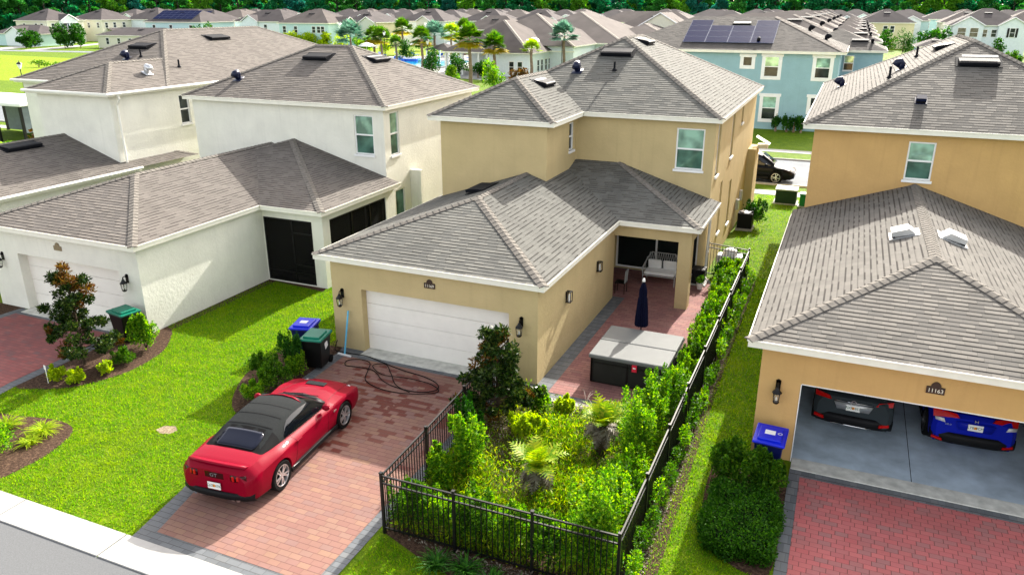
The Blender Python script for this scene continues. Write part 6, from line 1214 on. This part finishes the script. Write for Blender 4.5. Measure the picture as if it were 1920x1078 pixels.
for a in (('dark conical tree by the left side of the pavilion', -82.5, 139, 4.4, 1.5, 'leaf_dark'), ('tall dark conical tree by the right end of the pool', -57.5, 104, 4.8, 1.5, 'leaf_dark'), ('dark leafy tree under the clubhouse porch', -55, 108, 3.6, 2.0, 'leaf_dark'), ('dark shrub mass beside the clubhouse wall', -52.3, 109, 2.6, 1.6, 'leaf_dark'), ('bright green columnar shrub behind the tan house roof', -41, 90, 4.4, 1.5, 'leaf_hedge'), ('bright low bush beside the tall fan palm', -48.5, 94, 3.0, 1.3, 'leaf_hedge'), ('orange and green shrub behind the tan house roof', -38.5, 92, 3.2, 1.2, 'leaf_rust')): bush(*a, n=1600, leaf=.26)
for i, (x, y, h, r) in enumerate(((-201, 147, 5.0, 3.2), (-199, 153, 6.5, 2.0), (-190, 152, 6.0, 2.2), (-187, 145, 4.2, 2.6), (-196, 141, 3.6, 2.2), (-185, 148, 6.4, 2.2))): bush(['broad dark tree at the left front of the cream house', 'slim dark tree behind the broad one', 'dark slender tree right of the cream house', 'round dark tree before the single-storey house', 'small dark tree on the verge of the cream house', 'tall dark tree at the corner of the single-storey house'][i], x, y, h, r, 'leaf_dark', 1200, .5)
for i, (x, y, h, r, mt) in enumerate(((-5.6, 71.6, 1.6, .42, 'leaf_dark'), (-4.7, 71.7, 1.6, .5, 'leaf_dark'), (-4.1, 71.6, 1.5, .5, 'leaf_dark'), (-3.5, 71.5, 1.7, .5, 'leaf_dark'))): bush(['leftmost narrow dark shrub against the teal wall', 'second narrow dark shrub against the teal wall', 'third narrow dark shrub against the teal wall', 'rightmost narrow dark shrub against the teal wall'][i], x, y, h, r, mt, 700, .16)
for a in (('dark green tree between the pale yellow and white far houses', 8.5, 180, 6.5, 2.2, 'leaf_dark'), ('small dark tree left of the taller one before the yellow house', 4, 182, 5, 1.8, 'leaf_dark'), ('dark conical shrub before the white twin-gabled house', 23.5, 150, 3.6, 1.2, 'leaf_dark'), ('dark bush at the foot of the right edge house', 20.5, 128, 2.4, 1.4, 'leaf_dark'), ('hedge-like bush at the right edge house wall', 21.2, 140, 4.2, 1.0, 'leaf_mid'), ('yellow-green bushes beside the teal house roof', -34, 118, 4.4, 3.4, 'leaf_lime'), ('rusty-leaved magnolia shrub beside the screened shelter', -48.5, 35.5, 3.4, 1.7, 'leaf_rust'), ('green bush at the foot of the screened shelter', -51.5, 34.5, 1.7, 1.6, 'leaf_hedge')): bush(*a, n=1500, leaf=.28)
# far street, driveways, verge
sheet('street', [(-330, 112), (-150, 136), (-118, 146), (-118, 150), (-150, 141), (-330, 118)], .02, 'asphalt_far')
for k, pts in enumerate(([(-214, 162), (-208, 162), (-196, 134), (-204, 133)], [(-208, 178), (-204, 178), (-184, 136), (-190, 135)], [(-240, 150), (-232, 150), (-222, 131), (-232, 130)])): sheet('driveway', pts, .03 + k * .004, 'concrete_light')
sheet('lawn', [(-330, 120), (-150, 144), (-118, 153), (-118, 230), (-330, 230)], .01, 'grass_far')
# shelter at the left edge, street lamp, pool lamps
M['panel_grey'] = plain('panel_grey', (.14, .17, .19), .4); sh = thing('screened_shelter', 'black-framed shelter with flat white roof and reflecting panels at the left edge', 'shelter', (-62, 43, 0)); m = MB(); m.box(-70, -58.9, 40.8, 46, 2.95, 3.2); m.build('roof', 'white', sh, bevel=.05)
for x in (-59.2, -62.2, -65.2, -68.2):
    for y in (41, 45.8): q = MB(); q.box(x - .09, x + .09, y - .09, y + .09, 0, 2.95); q.build('post', 'blackmetal', sh)
m = MB(); m.box(-59.17, -59.13, 41, 45.8, .9, 2.9); m.box(-68, -59.2, 45.78, 45.82, .1, 2.9); m.build('panel', 'panel_grey', sh)
def lamp(label, x, y, h): 
    t = thing('street_lamp', label, 'street lamp', (x, y, 0)); m = MB(); m.lathe((x, y, 0), [(.14, 0), (.1, .5), (.055, .8), (.05, h - .8), (.08, h - .75)], 10); m.build('pole', 'blackmetal', t); m = MB(); m.lathe((x, y, h - .8), [(.1, 0), (.26, .5), (.22, .55)], 8); m.build('lantern_glass', 'white', t); m = MB(); m.lathe((x, y, h - .25), [(.34, 0), (.2, .16), (.05, .22), (.02, .4), (0, .42)], 8); m.build('lantern_cap', 'blackmetal', t)
lamp('black street lamp with white lantern standing on the meadow edge', -88, 62, 4.3); lamp('black lamp post on the pool deck', -80.5, 128, 6.0); lamp('thin lamp post right of the clubhouse', -40.5, 113.5, 6.3); lamp('lamp post beside the conical tree by the pavilion', -60, 107.5, 5.6)
# parked cars far away
for i, (x, y, mt, rz) in enumerate(((-47, 170, 'paint_white', 90), (-42.5, 171, 'paint_black', 90))):
    t = thing('parked_car', ['white car parked before the screened-porch house', 'dark car parked before the screened-porch house'][i], 'car', (x, y, 0), rz=R(rz)); 
    m = MB(); m.box(-.9, .9, -2.2, 2.2, .3, .85); m.build('body', mt, t, bevel=.15, local=True); m = MB(); a = [(-.8, -1.5, .85), (.8, -1.5, .85), (.8, 1.1, .85), (-.8, 1.1, .85), (-.65, -1.0, 1.45), (.65, -1.0, 1.45), (.65, .5, 1.45), (-.65, .5, 1.45)]; m.grid(a, [(4, 5, 6, 7), (0, 1, 5, 4), (1, 2, 6, 5), (2, 3, 7, 6), (3, 0, 4, 7)]); m.build('cabin', 'car_glass', t, local=True)
    for sx in (-.8, .8):
        for sy in (-1.35, 1.35): w = MB(); w.lathe((sx, sy, .33), [(0, -.1), (.33, -.1), (.33, .1), (0, .1)], 12, axis='x'); w.build('wheel', 'tyre', t, local=True)
# meadow tufts
for i, (x, y) in enumerate(((-125, 95), (-118, 92), (-100, 86), (-134, 98), (-88, 96), (-150, 100))): bush('low scrubby bush on the yellow meadow', x, y, 1.3, 1.6, 'leaf_mid', 350, .25, group='scrubby bushes on the meadow')
# ------------------------------------------------------------------ the wood behind
cols = {'tree_dark': [(.003, .034, .014), (.007, .055, .020), (.014, .08, .024)], 'tree_mid': [(.010, .062, .010), (.022, .095, .014), (.04, .13, .018)], 'tree_light': [(.04, .13, .008), (.08, .19, .012), (.12, .24, .016)], 'tree_blue': [(.004, .045, .034), (.010, .07, .05), (.02, .10, .07)]}
mul = {'tree_dark': (2.3, 3.0, 2.9), 'tree_blue': (2.3, 2.6, 2.6), 'tree_mid': (1.9, 2.2, 2.4), 'tree_light': (1.3, 1.5, 1.9)}
for k, v in cols.items(): M[k] = leafmat(k, [tuple(a * b for a, b in zip(q, mul[k])) for q in v], .45)
M['bark_grey'] = plain('bark_grey2', (.03, .03, .022), .9, var=.3, scale=3)
protos = []
for i, mt in enumerate(('tree_dark', 'tree_mid', 'tree_light', 'tree_blue', 'tree_dark', 'tree_mid')):
    random.seed(40 + i); H = random.uniform(17, 23); t = thing('woodland_tree', '', 'tree', (0, 0, 0), 'trees of the wood behind the estate'); m = MB(); m.tube([(0, 0, 0), (.3, 0, H * .4), (0, .2, H * .8)], [.45, .3, .1], 7)
    cl = []
    for k in range(26):
        a = random.uniform(0, 2 * PI); zf = random.uniform(.18, .95); q = 5.2 * math.sin(PI * min(1, zf * .85 + .12)) * random.uniform(.3, 1); cl.append((q * math.cos(a), q * math.sin(a), H * zf, random.uniform(1.2, 2.3), random.uniform(1.2, 2.3), random.uniform(.9, 1.7)))
        m.tube([(0, 0, H * zf * .8), (q * math.cos(a) * .9, q * math.sin(a) * .9, H * zf)], [.14, .04], 4)
    m.build('trunk', 'bark_grey', t); P, N = clumps(cl, 190, .35); leaf_mesh('crown', mt, P, .9, N, .6, .8, t); protos.append(t)
NM = ['dark green tree in the wood on the horizon', 'mid green tree in the wood on the horizon', 'light yellowish-green tree in the wood on the horizon', 'bluish-green tree in the wood on the horizon', 'dark green tree in the wood on the horizon', 'mid green tree in the wood on the horizon']
us = [False] * 6; random.seed(99)
for ring, (rad, stp) in enumerate(((384, 8.6), (398, 9.2), (414, 10))):
    az = -16.0 - ring * .1
    while az < 60:
        rr = rad + random.uniform(-4, 4); a = R(az); k = random.choices(range(6), [4, 4, 2 + 3 * (az < 5), 3, 4, 4])[0]; o = protos[k] if not us[k] else copy_tree(protos[k]); us[k] = True
        o.location = (-rr * math.sin(a), rr * math.cos(a), 0); o.rotation_euler = (0, 0, random.uniform(0, 6.28)); s_ = random.uniform(.85, 1.2); o.scale = (s_, s_, s_ * random.uniform(.9, 1.15)); o['label'] = NM[k]
        az += math.degrees(stp / rad) * random.uniform(.85, 1.15)
n = 90000; a = np.radians(rng.uniform(-18, 62, n)); k_ = rng.random(n) < .35; r_ = np.where(k_, rng.uniform(376, 384, n), rng.uniform(424, 440, n)); P = np.stack([-r_ * np.sin(a), r_ * np.cos(a), np.where(k_, rng.random(n) ** 1.4 * 7, rng.random(n) * 21)], 1); tag(leaf_mesh('undergrowth', 'tree_dark', P, 2.0, None, .8), kind='stuff')

# trees and shrubs dotted among the far houses
random.seed(77); mts = ['leaf_dark', 'leaf_mid', 'leaf_dark', 'leaf_lime']; pr4 = []
for k in range(4):
    t = bush('', 0, 0, 5.5, 2.3, mts[k], 900, .5, 'street_tree', 'tree', 'small trees dotted among the far houses'); pr4.append(t)
LT = ['small dark green tree among the far houses', 'small mid green tree among the far houses', 'small dark green tree among the far houses', 'small lime green tree among the far houses']; us4 = [False] * 4; nb_ = 0
for _ in range(400):
    if nb_ >= 46: break
    y = random.uniform(150, 300); x = random.uniform(-.93 * y - 20, .14 * y); 
    if any(abs(x - a) < 8.2 and abs(y - b) < 8 for a, b in taken): continue
    k = random.randrange(4); o = pr4[k] if not us4[k] else copy_tree(pr4[k]); us4[k] = True; o.location = (x, y, 0); o['label'] = LT[k]; q = random.uniform(.6, 1.25); o.scale = (q, q, q); o.rotation_euler = (0, 0, random.uniform(0, 6)); nb_ += 1
